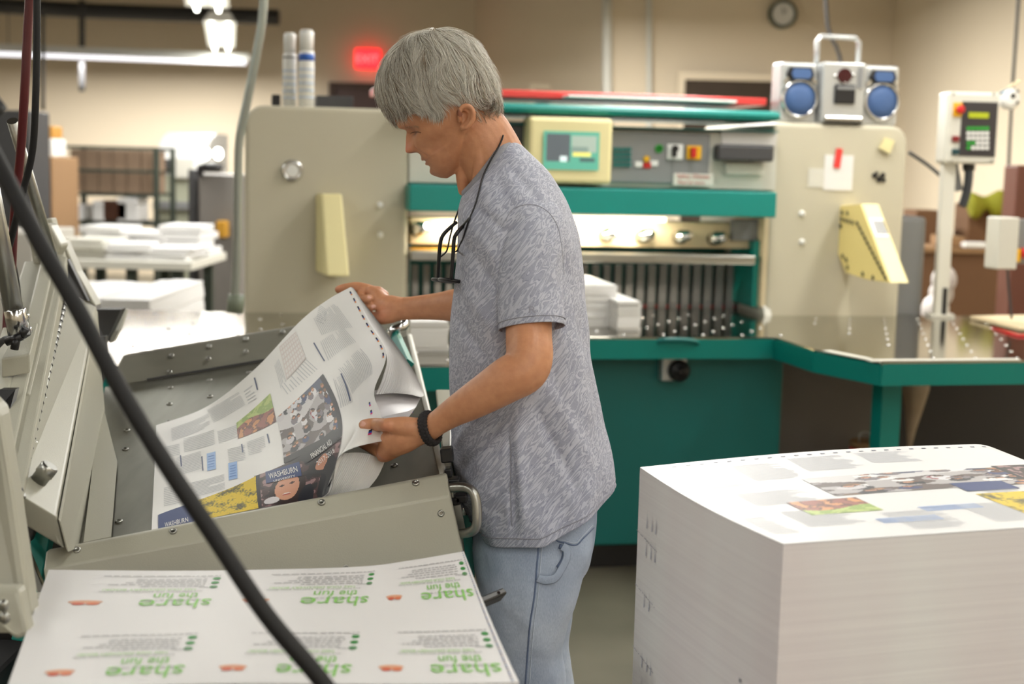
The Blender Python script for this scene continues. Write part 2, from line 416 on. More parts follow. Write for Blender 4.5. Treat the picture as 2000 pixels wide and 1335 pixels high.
# grey control panel
gp=pb('switch_panel','grey',1195,256,1384,360,-.02,.02)
mb=MB(); 
for i in range(4):
    for j in range(4): F.pbox(mb,1199+9*i,288+10*j,1206+9*i,295+10*j,-.03,-.02)
part(mb,'keypad','teal_dark',gp)
sw=pb('selector_switch','white',1304,281,1334,312,-.03,-.02,gp)
mb=MB(); F.pbox(mb,1316,286,1322,306,-.05,-.03); mb.cyl(F.w(1319,290,-.05),F.w(1319,290,-.03),.014); part(mb,'switch_knob','black',gp,label='black knob of the white selector switch')
pb('main_switch','yellow',1342,284,1370,312,-.03,-.02,gp)
mb=MB(); F.pbox(mb,1352,288,1360,308,-.055,-.03); part(mb,'switch_knob','redplastic',gp,label='red knob of the yellow main switch')
mb=MB(); mb.lathe(F.w(1287,290,-.022),-F.e2,[(.017,0),(.017,.004),(.012,.004),(.012,0)],20); part(mb,'indicator_ring','green',gp)
mb=MB(); mb.cyl(F.w(1263,310,-.02),F.w(1263,310,-.035),.012); part(mb,'push_button','yellow',gp)
for (x,y,mt) in ((1248,321,'white'),(1264,323,'redplastic'),(1278,319,'white')):
    mb=MB(); F.pbox(mb,x-7,y-6,x+7,y+5,-.026,-.02); part(mb,'push_button',mt,gp)
lb=pb('warning_label','offwhite',1315,338,1393,364,-.026,-.02,gp)
mb=MB(); c=F.w(1354,345,-.028); add_text(mb,'Safety Glasses',.024,lambda x,y:c+F.e1*x+Vector((0,0,y)),lin((180,50,40)),True)
c2=F.w(1350,356,-.028); add_text(mb,'Must be worn',.02,lambda x,y:c2+F.e1*x+Vector((0,0,y)),lin((180,50,40)),True); part(mb,'label_lettering','print',lb)
pb('paper_notice','paper',1410,256,1516,285,-.012,0)
pb('tool_bracket','darkgrey',1404,281,1512,316,-.08,-.01,bevel=.01)
pb('folded_note','offwhite',1418,318,1492,343,-.02,0)
pb('dark_cover_panel','darkgrey',976,236,1033,300,-.02,.01)
# opening interior
pb('back_guard','teal_dark',802,425,1512,640,.55,.6,bevel=0)
kb=pb('knife_beam','beigewood',802,424,1478,486,.12,.25,bevel=.006)
pb('beam_end_plate','grey',1432,428,1482,470,.08,.12)
for (x,y) in ((816,447),(1184,459),(1255,461),(1327,463),(1396,466)):
    mb=MB(); c=F.w(x,y,.11); mb.lathe(c,(-F.e2*1.0+F.e1*.55+Vector((0,0,.25))),[(.028,-.02),(.03,.02),(.022,.03),(.022,.05),(.013,.05),(.013,.065)],16); part(mb,'clamp_bolt','chrome',kb)
cb=pb('clamp_bar','steel',802,490,1476,517,.0,.12,bevel=.006)
pb('clamp_rail','brass',802,484,1000,492,.09,.13)
fin=pb('backgauge_body','teal_dark',1120,518,1470,600,.62,.7)
N_=20
for i in range(31):
    x=806+i*22
    mb=MB(); F.pbox(mb,x,517,x+10,618,.30,.33); part(mb,'clamp_finger','grey')
pb('backgauge_edge','redplastic',1140,594,1470,601,.33,.35,bevel=0)
pb('side_guide','teal',1474,470,1500,600,.05,.35)
mb=MB(); a,z=F.at(1508,530,0); mb.prism([F.W(a,-.02,0.0),F.W(a,.5,0.0),F.W(a,.5,.3),F.W(a,.2,.3)],-F.e1*.03); part(mb,'side_guard','offwhite')
pb('inner_side_liner','beigewood',1493,425,1512,600,.01,.4)
mb=MB(); mb.cyl(F.w(1010,424,-.02),F.w(1300,429,-.02),.011,12); part(mb,'work_lamp_tube',pm('work_lamp_glow',(255,244,214),.4,0,.01,emis=(255,238,200),estr=3.5))
ld=bpy.data.lights.new('work_lamp','AREA'); ld.shape='RECTANGLE'; ld.size=.9; ld.size_y=.02; ld.energy=8; ld.color=(1,.86,.66)
lo=bpy.data.objects.new('work_lamp',ld); COL.objects.link(lo); lo.parent=CUT
a,z=F.at(1080,436,-.02); lo.matrix_parent_inverse=Matrix.Identity(4); lo.location=(a,.02,z+.9+.01); lo.rotation_euler=(math.radians(28),0,0)
# table: polygon in plan from pixels on z=.9
T=[(806,690),(1140,660),(1512,658),(1600,684),(1730,707),(2050,700)]
front=[F.zat(806,712,0),F.zat(875,712,0)]
cpts=[F.zat(*p,0) for p in ((1100,658),(1512,658),(1590,682),(1722,706),(2090,703))]
lw=[F.zat(*p,0) for p in ((150,716),(806,712),(900,712),(1040,658))]
back=[F.zat(2090,614,0),F.zat(1800,617,0)]
poly=[(x,t) for x,t in lw+cpts]+[back[0],back[1],(RB,.6),(LA-.02,.6),(LA-.02,.02),F.zat(226,604,0)]
mb=MB(); mb.prism([F.W(x,t,-.03) for x,t in poly],(0,0,.03)); part(mb,'steel_table_top','tabletop',bevel=.003)
# teal edge band following the front
fr=lw+cpts
mb=MB()
for i in range(len(fr)-1):
    a=F.W(*fr[i],-.004-0); b=F.W(*fr[i+1],-.004)
    t=(b-a).normalized(); n=Vector((t.y,-t.x,0))*.03
    mb.hexa([a+Vector((0,0,-.075)),b+Vector((0,0,-.075)),b-n+Vector((0,0,-.075)),a-n+Vector((0,0,-.075)), a+Vector((0,0,-.004))+n*.3,b+Vector((0,0,-.004))+n*.3,b-n*.2+Vector((0,0,-.028)),a-n*.2+Vector((0,0,-.028))])
part(mb,'table_edge_band','teal')
for (x,y) in ((828,726),(1789,718)):
    mb=MB(); c=Z(x,y,.85); mb.ball(c-Vector((0,.02,0)),.018,8); part(mb,'edge_button','offwhite')
pb('edge_cover_plate','white',1408,659,1424,684,F.zat(1416,670,-.03)[1]-.03,F.zat(1416,670,-.03)[1]+.0)
# white scale strips along the bevelled table edge
mb=MB(); 
for (p,q_) in (((1606,684),(1688,700)),((1700,704),(1995,702))):
    a=Z(*p,.902); b=Z(*q_,.902); t=(b-a).normalized(); n=Vector((-t.y,t.x,0))*.035; mb.hexa([a-Vector((0,0,.004)),b-Vector((0,0,.004)),b+n-Vector((0,0,.004)),a+n-Vector((0,0,.004)),a,b,b+n,a+n])
part(mb,'edge_scale_strip','offwhite')
# air holes: chrome balls in staggered rows
mb=MB()
cnt=0
def holerow(x0,x1,t0,t1,dx,dt):
    global cnt
    i=0; t=t0
    while t<t1:
        x=x0+(i%2)*dx*.5
        while x<x1:
            mb.lathe(F.W(x,t,.0),(0,0,1),[(.0075,0),(.0075,.001),(.005,.003),(.001,.0035)],8); x+=dx; cnt+=1
        t+=dt; i+=1
tmin=cpts[1][1]
holerow(.75,1.05+.9,tmin+.06,-.02,.15,.11)
holerow(RA+.1,RB+.9,cpts[3][1]+.08,-.1,.15,.17)
holerow(LA-.5,LB,lw[1][1]+.1,-.05,.16,.16)
part(mb,'air_hole_balls','chrome',kind='stuff')
# base cabinet
a,_=F.at(806,700,-.02); 
tb=-.62
bx0,_=F.at(1100,690,tb); bx1,_=F.at(1532,690,tb)
mb=MB(); mb.box(LB-.05,bx1,tb,.5,-.80,-.08,F.m); part(mb,'base_cabinet','teal_dark',bevel=.008)
mb=MB(); mb.box(LB,bx1-.05,tb+.06,.5,-.9,-.79,F.m); part(mb,'toe_kick','black')
mb=MB(); mb.box(bx1,bx1+.45,tb+.12,.4,-.9,-.08,F.m); part(mb,'lower_side_panel',pm('brown_grey_panel',(104,98,92),.6,0,.06))
mb=MB(); mb.box(LA,LB-.05,tb+.25,.4,-.9,-.08,F.m); part(mb,'lower_side_panel','grey')
x,t=F.zat(1728,735,-.08)
mb=MB(); x+=.04; mb.box(x-.035,x+.035,t+.02,t+.1,-.9,-.075,F.m); part(mb,'table_leg','teal')
sx,sz=F.at(1311,714,tb)
mb=MB(); mb.box(sx-.05,sx+.045,tb-.05,tb,sz-.05,sz+.045,F.m); fs_=part(mb,'foot_switch_box','silver',bevel=.006)
mb=MB(); c=F.W(sx+.012,tb-.05,sz-.01); mb.lathe(c,-F.e2,[(.04,0),(.04,.02),(.03,.03),(.008,.03),(.008,.04)],24); part(mb,'rotary_knob','black',fs_)
mb=MB(); p0=[F.w(1268,692,tb-.03),F.w(1280,672,tb-.12),F.w(1300,664,tb-.16),F.w(1350,665,tb-.16),F.w(1366,674,tb-.12),F.w(1378,692,tb-.03)]
mb.tube(smooth_path(p0,5),.009,8); part(mb,'guard_hoop','teal_dark')
# pillar fittings
mb=MB(); c=F.w(571,333,-.005); mb.lathe(c,-F.e2,[(.042,-.01),(.042,.008),(.034,.014),(.028,.008),(.028,.0)],28); rb=part(mb,'bezel_ring','chrome')
mb=MB(); mb.cyl(c,c-F.e2*.012,.024); part(mb,'push_button','white',rb)
for (x,y) in ((742,400),(742,458),(1566,417),(1566,472)):
    mb=MB(); mb.lathe(F.w(x,y,0),-F.e2,[(.013,-.005),(.013,.006),(.006,.012)],14); part(mb,'cap_bolt','white')
mb=MB(); P=[F.w(x,y,-.16) for x,y in ((622,378),(668,378),(683,530),(634,530))]; B_=[F.w(x,y,0) for x,y in ((615,376),(664,376),(672,543),(622,536))]
P=[F.w(628,378,-.10),F.w(668,378,-.10),F.w(683,524,-.22),F.w(638,524,-.22)]
B_=[F.w(616,378,.0),F.w(660,378,.0),F.w(664,538,.0),F.w(616,530,.0)]
mb.hexa([B_[3],B_[2],P[2]-Vector((0,0,.03)),P[3]-Vector((0,0,.03)),B_[0],B_[1],P[1],P[0]]); part(mb,'lever_cover','cream',bevel=.008)
# right wedge cover
_s0=F.W(F.at(1639,450,0)[0],0,0)
def LP(x,y): return PL(x,y,_s0,F.e1)
front=[LP(1681,398),LP(1738,552),LP(1690,545),LP(1652,532),LP(1637,497),LP(1641,402)]
dx=F.e1*.078
def lerp(a,b,t): return a+(b-a)*t
mb=MB(); mb.prism(front,dx); mb.m=1
mb.hexa([front[0]-F.e2*.0+F.e1*.004,front[0]+dx*.95,front[1]+dx*.95,front[1]+F.e1*.004]+[q-F.e2*.003-Vector((0,0,-.001)) for q in (front[0]+F.e1*.004,front[0]+dx*.95,front[1]+dx*.95,front[1]+F.e1*.004)])
wc=part(mb,'lever_cover',['yellow_cream','cream'],bevel=.004)  # paler cream front puts the difference in light between faces into colour
mb=MB()
for k in range(12):
    x,y=1675+k*5.0,436+k*9.6; a=LP(x-1,y-3); b=LP(x+2,y+3); mb.beam(a-F.e1*.003,b-F.e1*.003,.004,.010,F.e2)
for (x,y) in ((1646,415),(1656,416),(1645,428),(1652,430),(1659,432),(1666,434),(1643,441),(1647,500),(1654,507),(1656,522),(1686,535),(1706,542)):
    a=LP(x-1,y-3); b=LP(x+1,y+3); mb.beam(a-F.e1*.003,b-F.e1*.003,.004,.012,F.e2)
part(mb,'hazard_dashes','black',wc,kind='stuff')
mb=MB(); t=lerp(front[0],front[1],.2)+dx*.45; t2=lerp(front[0],front[1],.44)+dx*.45; n=(front[1]-front[0]).normalized().cross(F.e1); n=-n if n.y>0 else n
mb.hexa([t-dx*.32,t+dx*.4,t2+dx*.4,t2-dx*.32,t-dx*.32+n*.006,t+dx*.4+n*.006,t2+dx*.4+n*.006,t2-dx*.32+n*.006]); lb=part(mb,'data_label','white',wc)
mb=MB()
for i in range(6):
    for j in range(3):
        p=lerp(t,t2,.2+.12*i)+dx*(-.18+.22*j)+n*.0075; d=(t2-t).normalized()*.004
        mb.add([p-d,p-d+dx*.16,p+d+dx*.16,p+d],[(0,1,2,3)])
part(mb,'label_rows','darkgrey',lb)
# papers and tape on right pillar
pt=pb('taped_note','paper',1612,302,1664,372,-.004,0,bevel=0)
mb=MB(); a=F.w(1640,290,-.008); b=F.w(1634,328,-.008); mb.beam(a,b,.028,.004,-F.e2); part(mb,'red_tape_strip','red',pt)
pb('taped_note','offwhite',1580,328,1610,366,-.003,0,bevel=0)
mb=MB(); mb.hexa([F.w(1716,288,-.002),F.w(1738,300,-.002),F.w(1748,275,-.002),F.w(1728,268,-.002),F.w(1716,288,-.02),F.w(1738,300,-.02),F.w(1748,275,-.02),F.w(1728,268,-.02)]); part(mb,'sponge_pad','cream')
mb=MB()
for (x,y,r) in ((1708,343,.012),(1717,350,.014),(1724,342,.012),(1712,338,.008),(1726,352,.009)): mb.lathe(F.w(x,y,-.003),-F.e2,[(r,0),(r,.003)],7)
part(mb,'black_sticker','black')
for (x0,y0,x1,y1) in ((606,196,622,203),(1605,240,1622,246)): 
    pass
mb=MB(); mb.box(RB,RB+.16,.1,.6,-.85,.42,F.m); part(mb,'rear_side_cover','grey',bevel=.02)
# paper piles on the cutter table
def pile(label,x0,y0,x1,y1,t0,t1,mat='paper',cat='paper stack',group=None,bulge=.004,name='paper_pile',z0=None):
    a,z1=F.at(x0,y0,t0); b,zb=F.at(x1,y1,t0); mb=MB(); zb=0.001 if z0 is None else z0; n=max(3,int((z1-zb)/.012))
    for i in range(n):
        za=zb+(z1-zb)*i/n; zc=zb+(z1-zb)*(i+1)/n; j=random.uniform(-bulge,bulge)
        mb.box(a+j,b+j,t0+j,t1+j,za,zc,F.m)
    return mb.build(name,mat,label=label,cat=cat,group=group)
pile('tall white paper pile on the cutter table just right of the man',1075,556,1203,655,F.zat(1180,655,0)[1]+.25,.05)
pile('lower white paper pile at right of the tall one on the cutter table',1208,588,1250,652,F.zat(1230,655,0)[1]+.12,.1)
pile('white paper pile on the cutter table between the man\'s forearm and waist',800,628,876,688,F.zat(840,688,0)[1]+.02,F.zat(840,688,0)[1]+.2)
# things on top of the cutter
def can(label,px,pyt,pyb,t,r,blue=False):
    a,zb=F.at(px,pyb,t); _,zt=F.at(px,pyt,t); zb=LZ+.0; c=F.W(a,t,zb); h=zt-zb
    o=thing('spray_can',label,'spray can',c,group=None)
    mb=MB(); mb.lathe(c,(0,0,1),[(r,0),(r,h*.70),(r*.86,h*.73)],24); body=mb.build('can_body','white',o)
    mb=MB(); mb.lathe(c+Vector((0,0,h*.72)),(0,0,1),[(r*.86,0),(r*.9,h*.24),(r*.7,h*.28)],24); mb.build('can_cap','white',o)
    mb=MB(); mb.lathe(c+Vector((0,0,h*(.60 if blue else .66))),(0,0,1),[(r*1.01,0),(r*1.01,h*(.09 if blue else .02))],24); mb.build('label_band',pm('blue_band',(40,92,180)) if blue else 'darkgrey',o)
    mb=MB()
    for i in range(5):
        mb.lathe(c+Vector((0,0,h*(.12+.09*i))),(0,0,1),[(r*1.006,0),(r*1.006,h*.022)],24)
    mb.build('label_print',pm('pale_blue_print',(170,186,208)),o)
can('white aerosol can with grey cap line, left of the pair on the cutter',565,64,197,.2,.027)
can('taller white aerosol can with blue band, right of the pair on the cutter',598,58,198,.14,.031,True)
def simple(name,label,cat,mat,x0,y0,x1,y1,t0,t1,bevel=.004,z0=None,**k):
    a,z1=F.at(x0,y0,t0); b,zb=F.at(x1,y1,t0); zb=zb if z0 is None else z0
    mb=MB(); mb.box(a,b,t0,t1,zb,z1,F.m); return mb.build(name,mat,label=label,cat=cat,bevel=bevel,**k)
simple('tool_case','flat black tool case lying behind the spray cans','case','black',531,184,548,204,.3,.5,z0=LZ)
simple('remote_tray','flat dark tray lying on the cutter right of the spray cans','tray','darkgrey',618,186,690,204,.25,.45,z0=LZ)
# stereo
sx0,_=F.at(1520,235,.02); sz=RZ
def stereo():
    a0,z0=F.at(1519,232,.05); a1,_=F.at(1748,232,.05); zt=F.at(1600,124,.05)[1]; h=zt-RZ
    w=(a1-a0)
    if True:
        o=thing('stereo_boombox','silver boombox with two blue speakers standing on the cutter\'s right pillar','stereo',mw=F.m@Matrix.Translation((a0+w/2,.05,RZ)))
        x=[0,.315,.335,.675,.695,1.0]; s=h
        def bx(mb,u0,u1,v0,v1,t0,t1): mb.box(a0+w*u0,a0+w*u1,t0,t1,RZ+h*v0,RZ+h*v1,F.m)
        for (u0,u1,lab) in ((0,.305,'left'),(.70,1.0,'right')):
            mb=MB(); bx(mb,u0,u1,0,1,.03,.15); sp=mb.build('speaker_box','silver',o,bevel=.012,seg=3)
            cx=a0+w*(u0+u1)/2; c=F.W(cx,.03,RZ+h*.40); R=w*.132
            mb=MB(); mb.lathe(c,-F.e2,[(R*1.16,0),(R*1.16,.014),(R*1.02,.02),(R*1.02,.006)],36); mb.build('woofer_ring','chrome',sp)
            mb=MB(); mb.lathe(c,-F.e2,[(R*1.02,0),(R*1.02,.012),(R*.5,.02),(R*.1,.022)],36); mb.build('woofer_grille','blue',sp)
            q=[(-.09,.92),(.09,.92),(.115,.80),(.09,.70),(-.09,.70),(-.115,.80)]
            mb=MB(); mb.prism([F.W(cx+w*k,.01,RZ+h*l) for k,l in q],F.e2*.03); mb.build('tweeter_surround','black',sp,bevel=.003)
            mb=MB(); mb.prism([F.W(cx+w*k*.72,.002,RZ+h*(.81+(l-.81)*.75)) for k,l in q],F.e2*.03); mb.build('tweeter_grille','blue',sp)
            mb=MB(); 
            for sg in (-1,1): mb.beam(F.W(cx+sg*w*.135,.022,RZ+h*.66),F.W(cx+sg*w*.10,.022,RZ+h*.74),.012,.012,-F.e2)
            mb.build('speaker_trim','chrome',sp)
        mb=MB(); bx(mb,.325,.685,0,1.02,.0,.15); cu=mb.build('receiver_body','silver',o,bevel=.008)
        c=F.W(a0+w*.505,-.002,RZ+h*.80); mb=MB(); vs=[]
        mb.tube([c+F.e2*.01,c-F.e2*.006],[w*.062,w*.058],24); mb.build('display_window',pm('dark_red_display',(58,12,18),.15),cu)
        for (k,l) in ((-.075,.79),(.075,.82),(0,.68)):
            mb=MB(); mb.ball(F.W(a0+w*(.505+k),0,RZ+h*l),w*.017,8); mb.build('control_button','chrome',cu)
        mb=MB(); bx(mb,.425,.60,.33,.66,-.012,.0); td=mb.build('cassette_door','black',cu,bevel=.008)
        mb=MB(); bx(mb,.44,.59,.57,.62,-.016,-.012); mb.build('door_trim','grey',td)
        mb=MB(); bx(mb,.345,.67,.04,.13,-.014,.0); mb.build('chrome_foot_bar','chrome',cu,bevel=.006)
        mb=MB(); bx(mb,.345,.67,.005,.03,-.01,.0); mb.build('vent_slot','black',cu)
        mb=MB(); bx(mb,.62,.66,.6,.95,-.006,.0); mb.build('button_column','grey',cu)
        mb=MB(); zt=1.47
        p=[F.W(a0+w*.325,.08,RZ+h*.95),F.W(a0+w*.325,.08,RZ+h*1.38),F.W(a0+w*.355,.08,RZ+h*1.46),F.W(a0+w*.645,.08,RZ+h*1.46),F.W(a0+w*.68,.08,RZ+h*1.38),F.W(a0+w*.68,.08,RZ+h*.95)]
        mb.tube(p,.0105,10,flat=(F.e2,1.6)); mb.build('carry_handle','silver',o)
stereo()
pipe('thin dark cable running down from the cutter\'s right pillar to the keypad post',[F.w(1775,297,.2),F.w(1812,322,.15),F.w(1836,342,.1)],.008,'darkgrey','cable','cable')
# keypad terminal on a post
base=Z(1838,618,.9); Yp=base.y
kp=thing('keypad_terminal','grey keypad control terminal on a post standing on the right steel table','control terminal',base)
mb=MB(); top=V(1852,316,Yp); a=V(1836,612,Yp)
mb.beam(Vector((a.x,Yp,.9)),top,.055,.05,(0,1,0)); mb.build('post','offwhite',kp,bevel=.004)
mb=MB(); mb.beam(Vector((a.x,Yp,.901)),Vector((a.x,Yp,.912)),.1,.1,(0,1,0)); mb.build('post_foot','offwhite',kp)
mb=MB(); b=V(1846,585,Yp-.03); mb.box(b.x-.01,b.x+.008,b.y-.0,b.y+.03,b.z-.07,b.z+.05); mb.build('cable_slot','black',kp)
FK=Frame(V(1900,250,Yp-.06),F.m.to_euler().z*.3)
def kb_(name,mat,x0,y0,x1,y1,t0,t1,par,bevel=.002,**k):
    mb=MB(); FK.pbox(mb,x0,y0,x1,y1,t0,t1); return mb.build(name,mat,par,bevel=bevel,**k)
bd=kb_('terminal_box','offwhite',1853,178,1946,321,0,.12,kp,.012)
kb_('keypad_panel',pm('charcoal_panel',(48,44,46),.45),1880,198,1943,306,-.004,0,bd,0)
kb_('display_strip',pm('lime_display',(150,158,20),.4,0,.05,emis=(150,160,20),estr=.35),1893,219,1931,231,-.008,-.004,bd,0)
for r in range(5):
    for c_ in range(5):
        g=r==0 or (r==3 and c_<2) or (r==4 and c_<1)
        kb_('key','green' if g else 'white',1889+9*c_,247+9.5*r,1895.5+9*c_,254+9.5*r,-.008,-.004,bd,0,label='green key' if g else 'pale grey key')
kb_('stop_button_plate','yellow',1863,200,1878,228,-.004,0,bd,0)
mb=MB(); c=FK.w(1872,214,0); mb.lathe(c,-FK.e2,[(.012,0),(.012,.015),(.018,.017),(.018,.028),(.01,.032)],20); mb.build('stop_button','redplastic',bd)
kb_('push_button',pm('dark_red_button',(120,24,28),.4),1861,265,1874,277,-.012,0,bd,.003,label='dark red square button')
kb_('push_button',pm('dark_teal_button',(20,60,66),.4),1861,290,1874,302,-.012,0,bd,.003,label='dark teal square button')
for (x,y) in ((1863,183),(1941,183),(1859,315),(1937,315)):
    mb=MB(); mb.lathe(FK.w(x,y,0),-FK.e2,[(.006,0),(.005,.003)],10); mb.build('screw','steel',bd)
mb=MB(); mb.tube(smooth_path([FK.w(1892,321,.06),FK.w(1892,345,.06),FK.w(1888,375,.08),FK.w(1880,402,.1)],5),.019,12); mb.build('cable_sleeve',pm('slate_rubber',(58,62,70),.5),kp)
mb=MB(); mb.cyl(FK.w(1892,318,.06),FK.w(1892,333,.06),.026,16); mb.build('cable_gland','black',kp)
mb=MB(); mb.beam(FK.w(1862,318,.09),FK.w(1872,372,.1),.03,.03,(0,1,0)); mb.build('bracket','grey',kp)
# white tape roll hung beside
c=V(1971,193,Yp+.1); tr=thing('tape_roll','white tape roll with dark spots hanging right of the keypad box','tape',c)
mb=MB(); mb.lathe(c,(.35,-1,.1),[(.014,-.02),(.043,-.02),(.045,.0),(.043,.02),(.014,.02)],28); mb.build('roll','white',tr)
mb=MB(); n=Vector((.35,-1,.1)).normalized()
for (dx_,dz,r) in ((.002,.01,.011),(-.008,-.02,.012),(.02,.03,.006),(.022,-.018,.006)): mb.lathe(c+Vector((dx_,0,dz))+n*.021,n,[(r,0),(r,.003)],10)
mb.build('spot','black',tr)
mb=MB(); mb.beam(V(1950,184,Yp+.09),V(1993,156,Yp+.09),.012,.014,(0,1,0)); mb.build('tape_end','beigewood',tr)
mb=MB(); mb.beam(V(1952,182,Yp+.08),V(1972,173,Yp+.08),.006,.006,(0,1,0)); mb.build('blue_strip',pm('sky_blue',(70,130,180)),tr)
# hanging switch box at the far right
Yh=Yp-.5
o=thing('pendant_switch_box','pale grey switch box hanging on a cord at the right edge','switch box',V(1970,525,Yh))
FH=Frame(V(1970,470,Yh),.25)
def hb(name,mat,x0,y0,x1,y1,t0,t1,par,bevel=.003,**k):
    mb=MB(); FH.pbox(mb,x0,y0,x1,y1,t0,t1); return mb.build(name,mat,par,bevel=bevel,**k)
bx_=hb('switch_housing','offwhite',1953,424,1986,526,0,.09,o,.006)
hb('side_plate','grey',1988,428,2030,515,.03,.09,o)
hb('emergency_plate','yellow',1988,486,1993,512,.0,.03,o)
mb=MB(); mb.ball(FH.w(2000,494,.02),.022,10); mb.build('emergency_button','redplastic',o)
mb=MB(); mb.tube(smooth_path([FH.w(1968,526,.03),FH.w(1970,560,.03),FH.w(1976,622,.03)],5),.005,8); mb.build('power_cord','darkgrey',o)
# pale board lying on the right table and yellow-green blurred shade
pts=[Z(*p,.905) for p in ((1895,622),(1990,645),(2080,648),(2080,618))]
mb=MB(); mb.prism(pts,(0,0,.012)); mb.build('pale_board','beigewood',label='pale wooden board lying at the right end of the steel table',cat='board')
pts=[Z(*p,.903) for p in ((1938,640),(1990,655),(2030,655),(2030,649))]
mb=MB(); mb.tube(pts[:3],.006,8); mb.build('loose_cable','redplastic',label='red cable lying along the front of the pale board',cat='cord')
# can with red label and rag under the right table
c=Z(1688,905,.3); rc=thing('adhesive_tin','red and tan round tin with a wire handle standing behind the right paper stack','tin',(c.x,c.y,0))
Yc=F.w(1690,865,-.75).y; p=V(1689,862,Yc); 
MW[rc]=Matrix.Translation((p.x,Yc,0)); rc.matrix_world=MW[rc]
mb=MB(); mb.lathe((p.x,Yc,0),(0,0,1),[(.055,0),(.055,p.z-.02)],24); mb.build('tin_body','redplastic',rc)
mb=MB(); mb.lathe((p.x,Yc,p.z-.02),(0,0,1),[(.052,0),(.056,.02),(.05,.025),(.05,.0)],24); mb.build('tin_rim','cardboard',rc)
mb=MB(); mb.tube(smooth_path([(p.x-.02,Yc,p.z-.01),(p.x-.018,Yc,p.z+.03),(p.x+.018,Yc,p.z+.03),(p.x+.02,Yc,p.z-.01)],4),.004,8); mb.build('wire_handle','steel',rc)
p=V(1722,868,Yc+.02); mb=MB(); mb.box(p.x-.03,p.x+.03,Yc,Yc+.12,0,p.z); mb.build('red_carton','redplastic',label='small red carton standing against the teal table leg beside the round tin',cat='carton',bevel=.003)
Yr=F.w(1790,800,-.45).y; mb=MB(); pr_=[(1788,728,28),(1790,760,26),(1786,800,17),(1780,840,9),(1776,872,5)]
secs=[]
for (x,y,w) in pr_:
    secs.append([V(x+w*math.cos(a)*(1+.15*math.sin(3*a)),y,Yr)+Vector((0,.03*math.sin(a)*w/20,0)) for a in [2*PI*i/20 for i in range(20)]])
mb.loft(secs); mb.build('hanging_rag',pm('dirty_rag',(176,160,138),.9,0,.15,20),label='pale twisted rag hanging under the right steel table beside the teal leg',cat='rag')
mb=MB(); mb.box(*( [F.zat(1800,735,-.08)[0], 3.9, -.2, .5, -.9, -.2]),F.m); mb.build('underside_block',pm('charcoal_block',(52,50,50),.6),label='dark block standing under the right steel table behind the rag',cat='cabinet',bevel=.01)  # dark block filling the black area under the right table
# ---------------------------------------------------------------- background things
def bbox(name,label,cat,mat,x0,y0,x1,y1,Y,dep,zb=0,bevel=.01,group=None,par=None):
    a=V(x0,y0,Y); b=V(x1,y1,Y); z0=zb if zb is not None else b.z
    mb=MB(); mb.box(a.x,b.x,Y,Y+dep,z0,a.z); return mb.build(name,mat,par,label=label,cat=cat,bevel=bevel,group=group)
# right: cartons on a pallet load
Yb=8.6
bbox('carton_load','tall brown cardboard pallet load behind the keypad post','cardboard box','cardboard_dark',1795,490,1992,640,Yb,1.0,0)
la=V(1795,492,Yb); lb_=V(1992,492,Yb)
mb=MB(); mb.box(la.x-.03,lb_.x+.03,Yb-.03,Yb+1.03,la.z+.001,la.z+.03); mb.build('load_lid','cardboard',label='flat tan cardboard lid lying on the brown pallet load',cat='cardboard lid')
zt=la.z+.032
def onlid(name,label,mat,x0,x1,ytop,dy,dep,cat='cardboard box'):
    a=V(x0,ytop,Yb+dy); b=V(x1,ytop,Yb+dy); mb=MB(); mb.box(a.x,b.x,Yb+dy,Yb+dy+dep,zt,a.z); return mb.build(name,mat,label=label,cat=cat,bevel=.005)
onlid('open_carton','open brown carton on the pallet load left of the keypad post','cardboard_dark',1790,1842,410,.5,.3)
onlid('carton','low tan carton on the pallet load right of the keypad post','cardboard',1846,1885,462,.05,.3)
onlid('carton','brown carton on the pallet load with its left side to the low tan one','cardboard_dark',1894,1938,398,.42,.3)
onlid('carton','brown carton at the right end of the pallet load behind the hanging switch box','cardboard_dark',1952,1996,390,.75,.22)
a=V(1878,470,Yb-.02); mb=MB(); mb.box(V(1882,470,Yb).x,V(1928,470,Yb).x,Yb-.02,Yb+.08,zt,zt+.035); mb.build('paper_roll_tube','white',label='short white paper tube lying on the cardboard lid',cat='paper tube',bevel=.01)
c=V(1822,600,7.6); mb=MB()
for i in range(14):
    rr=random.uniform(.05,.09); mb.ball(c+Vector((random.uniform(-.09,.09),random.uniform(-.08,.08),-.95+i*.085)),rr,7,(1,.8,1.1))
cu=mb.build('plastic_bag',pm('crumpled_white_plastic',(206,200,196),.35,0,.1,30,.8,30),label='crumpled white plastic bag behind the keypad post foot',cat='plastic bag')
# yellow-green blurred near thing at right edge (safety vest on hook)
M['lime']=pm('lime_fabric',(132,132,22),.8,0,.15,5)
mb=MB(); 
pts=[V(1893,404,Yb+.35),V(1930,396,Yb+.35),V(1975,402,Yb+.35),V(2030,398,Yb+.35)]
mb.tube(smooth_path(pts,6),[.055+.02*math.sin(i*.9) for i in range(19)],12,flat=((0,0,1),1.2)); mb.build('folded_lime_cloth','lime',label='folded lime yellow cloth hanging over the cartons at the right edge',cat='cloth')
bbox('wooden_cabinet','dark red brown wooden cabinet at the right edge behind the hanging switch box','cabinet',pm('red_brown_wood',(96,52,36),.5),1988,322,2016,600,7.2,.2)
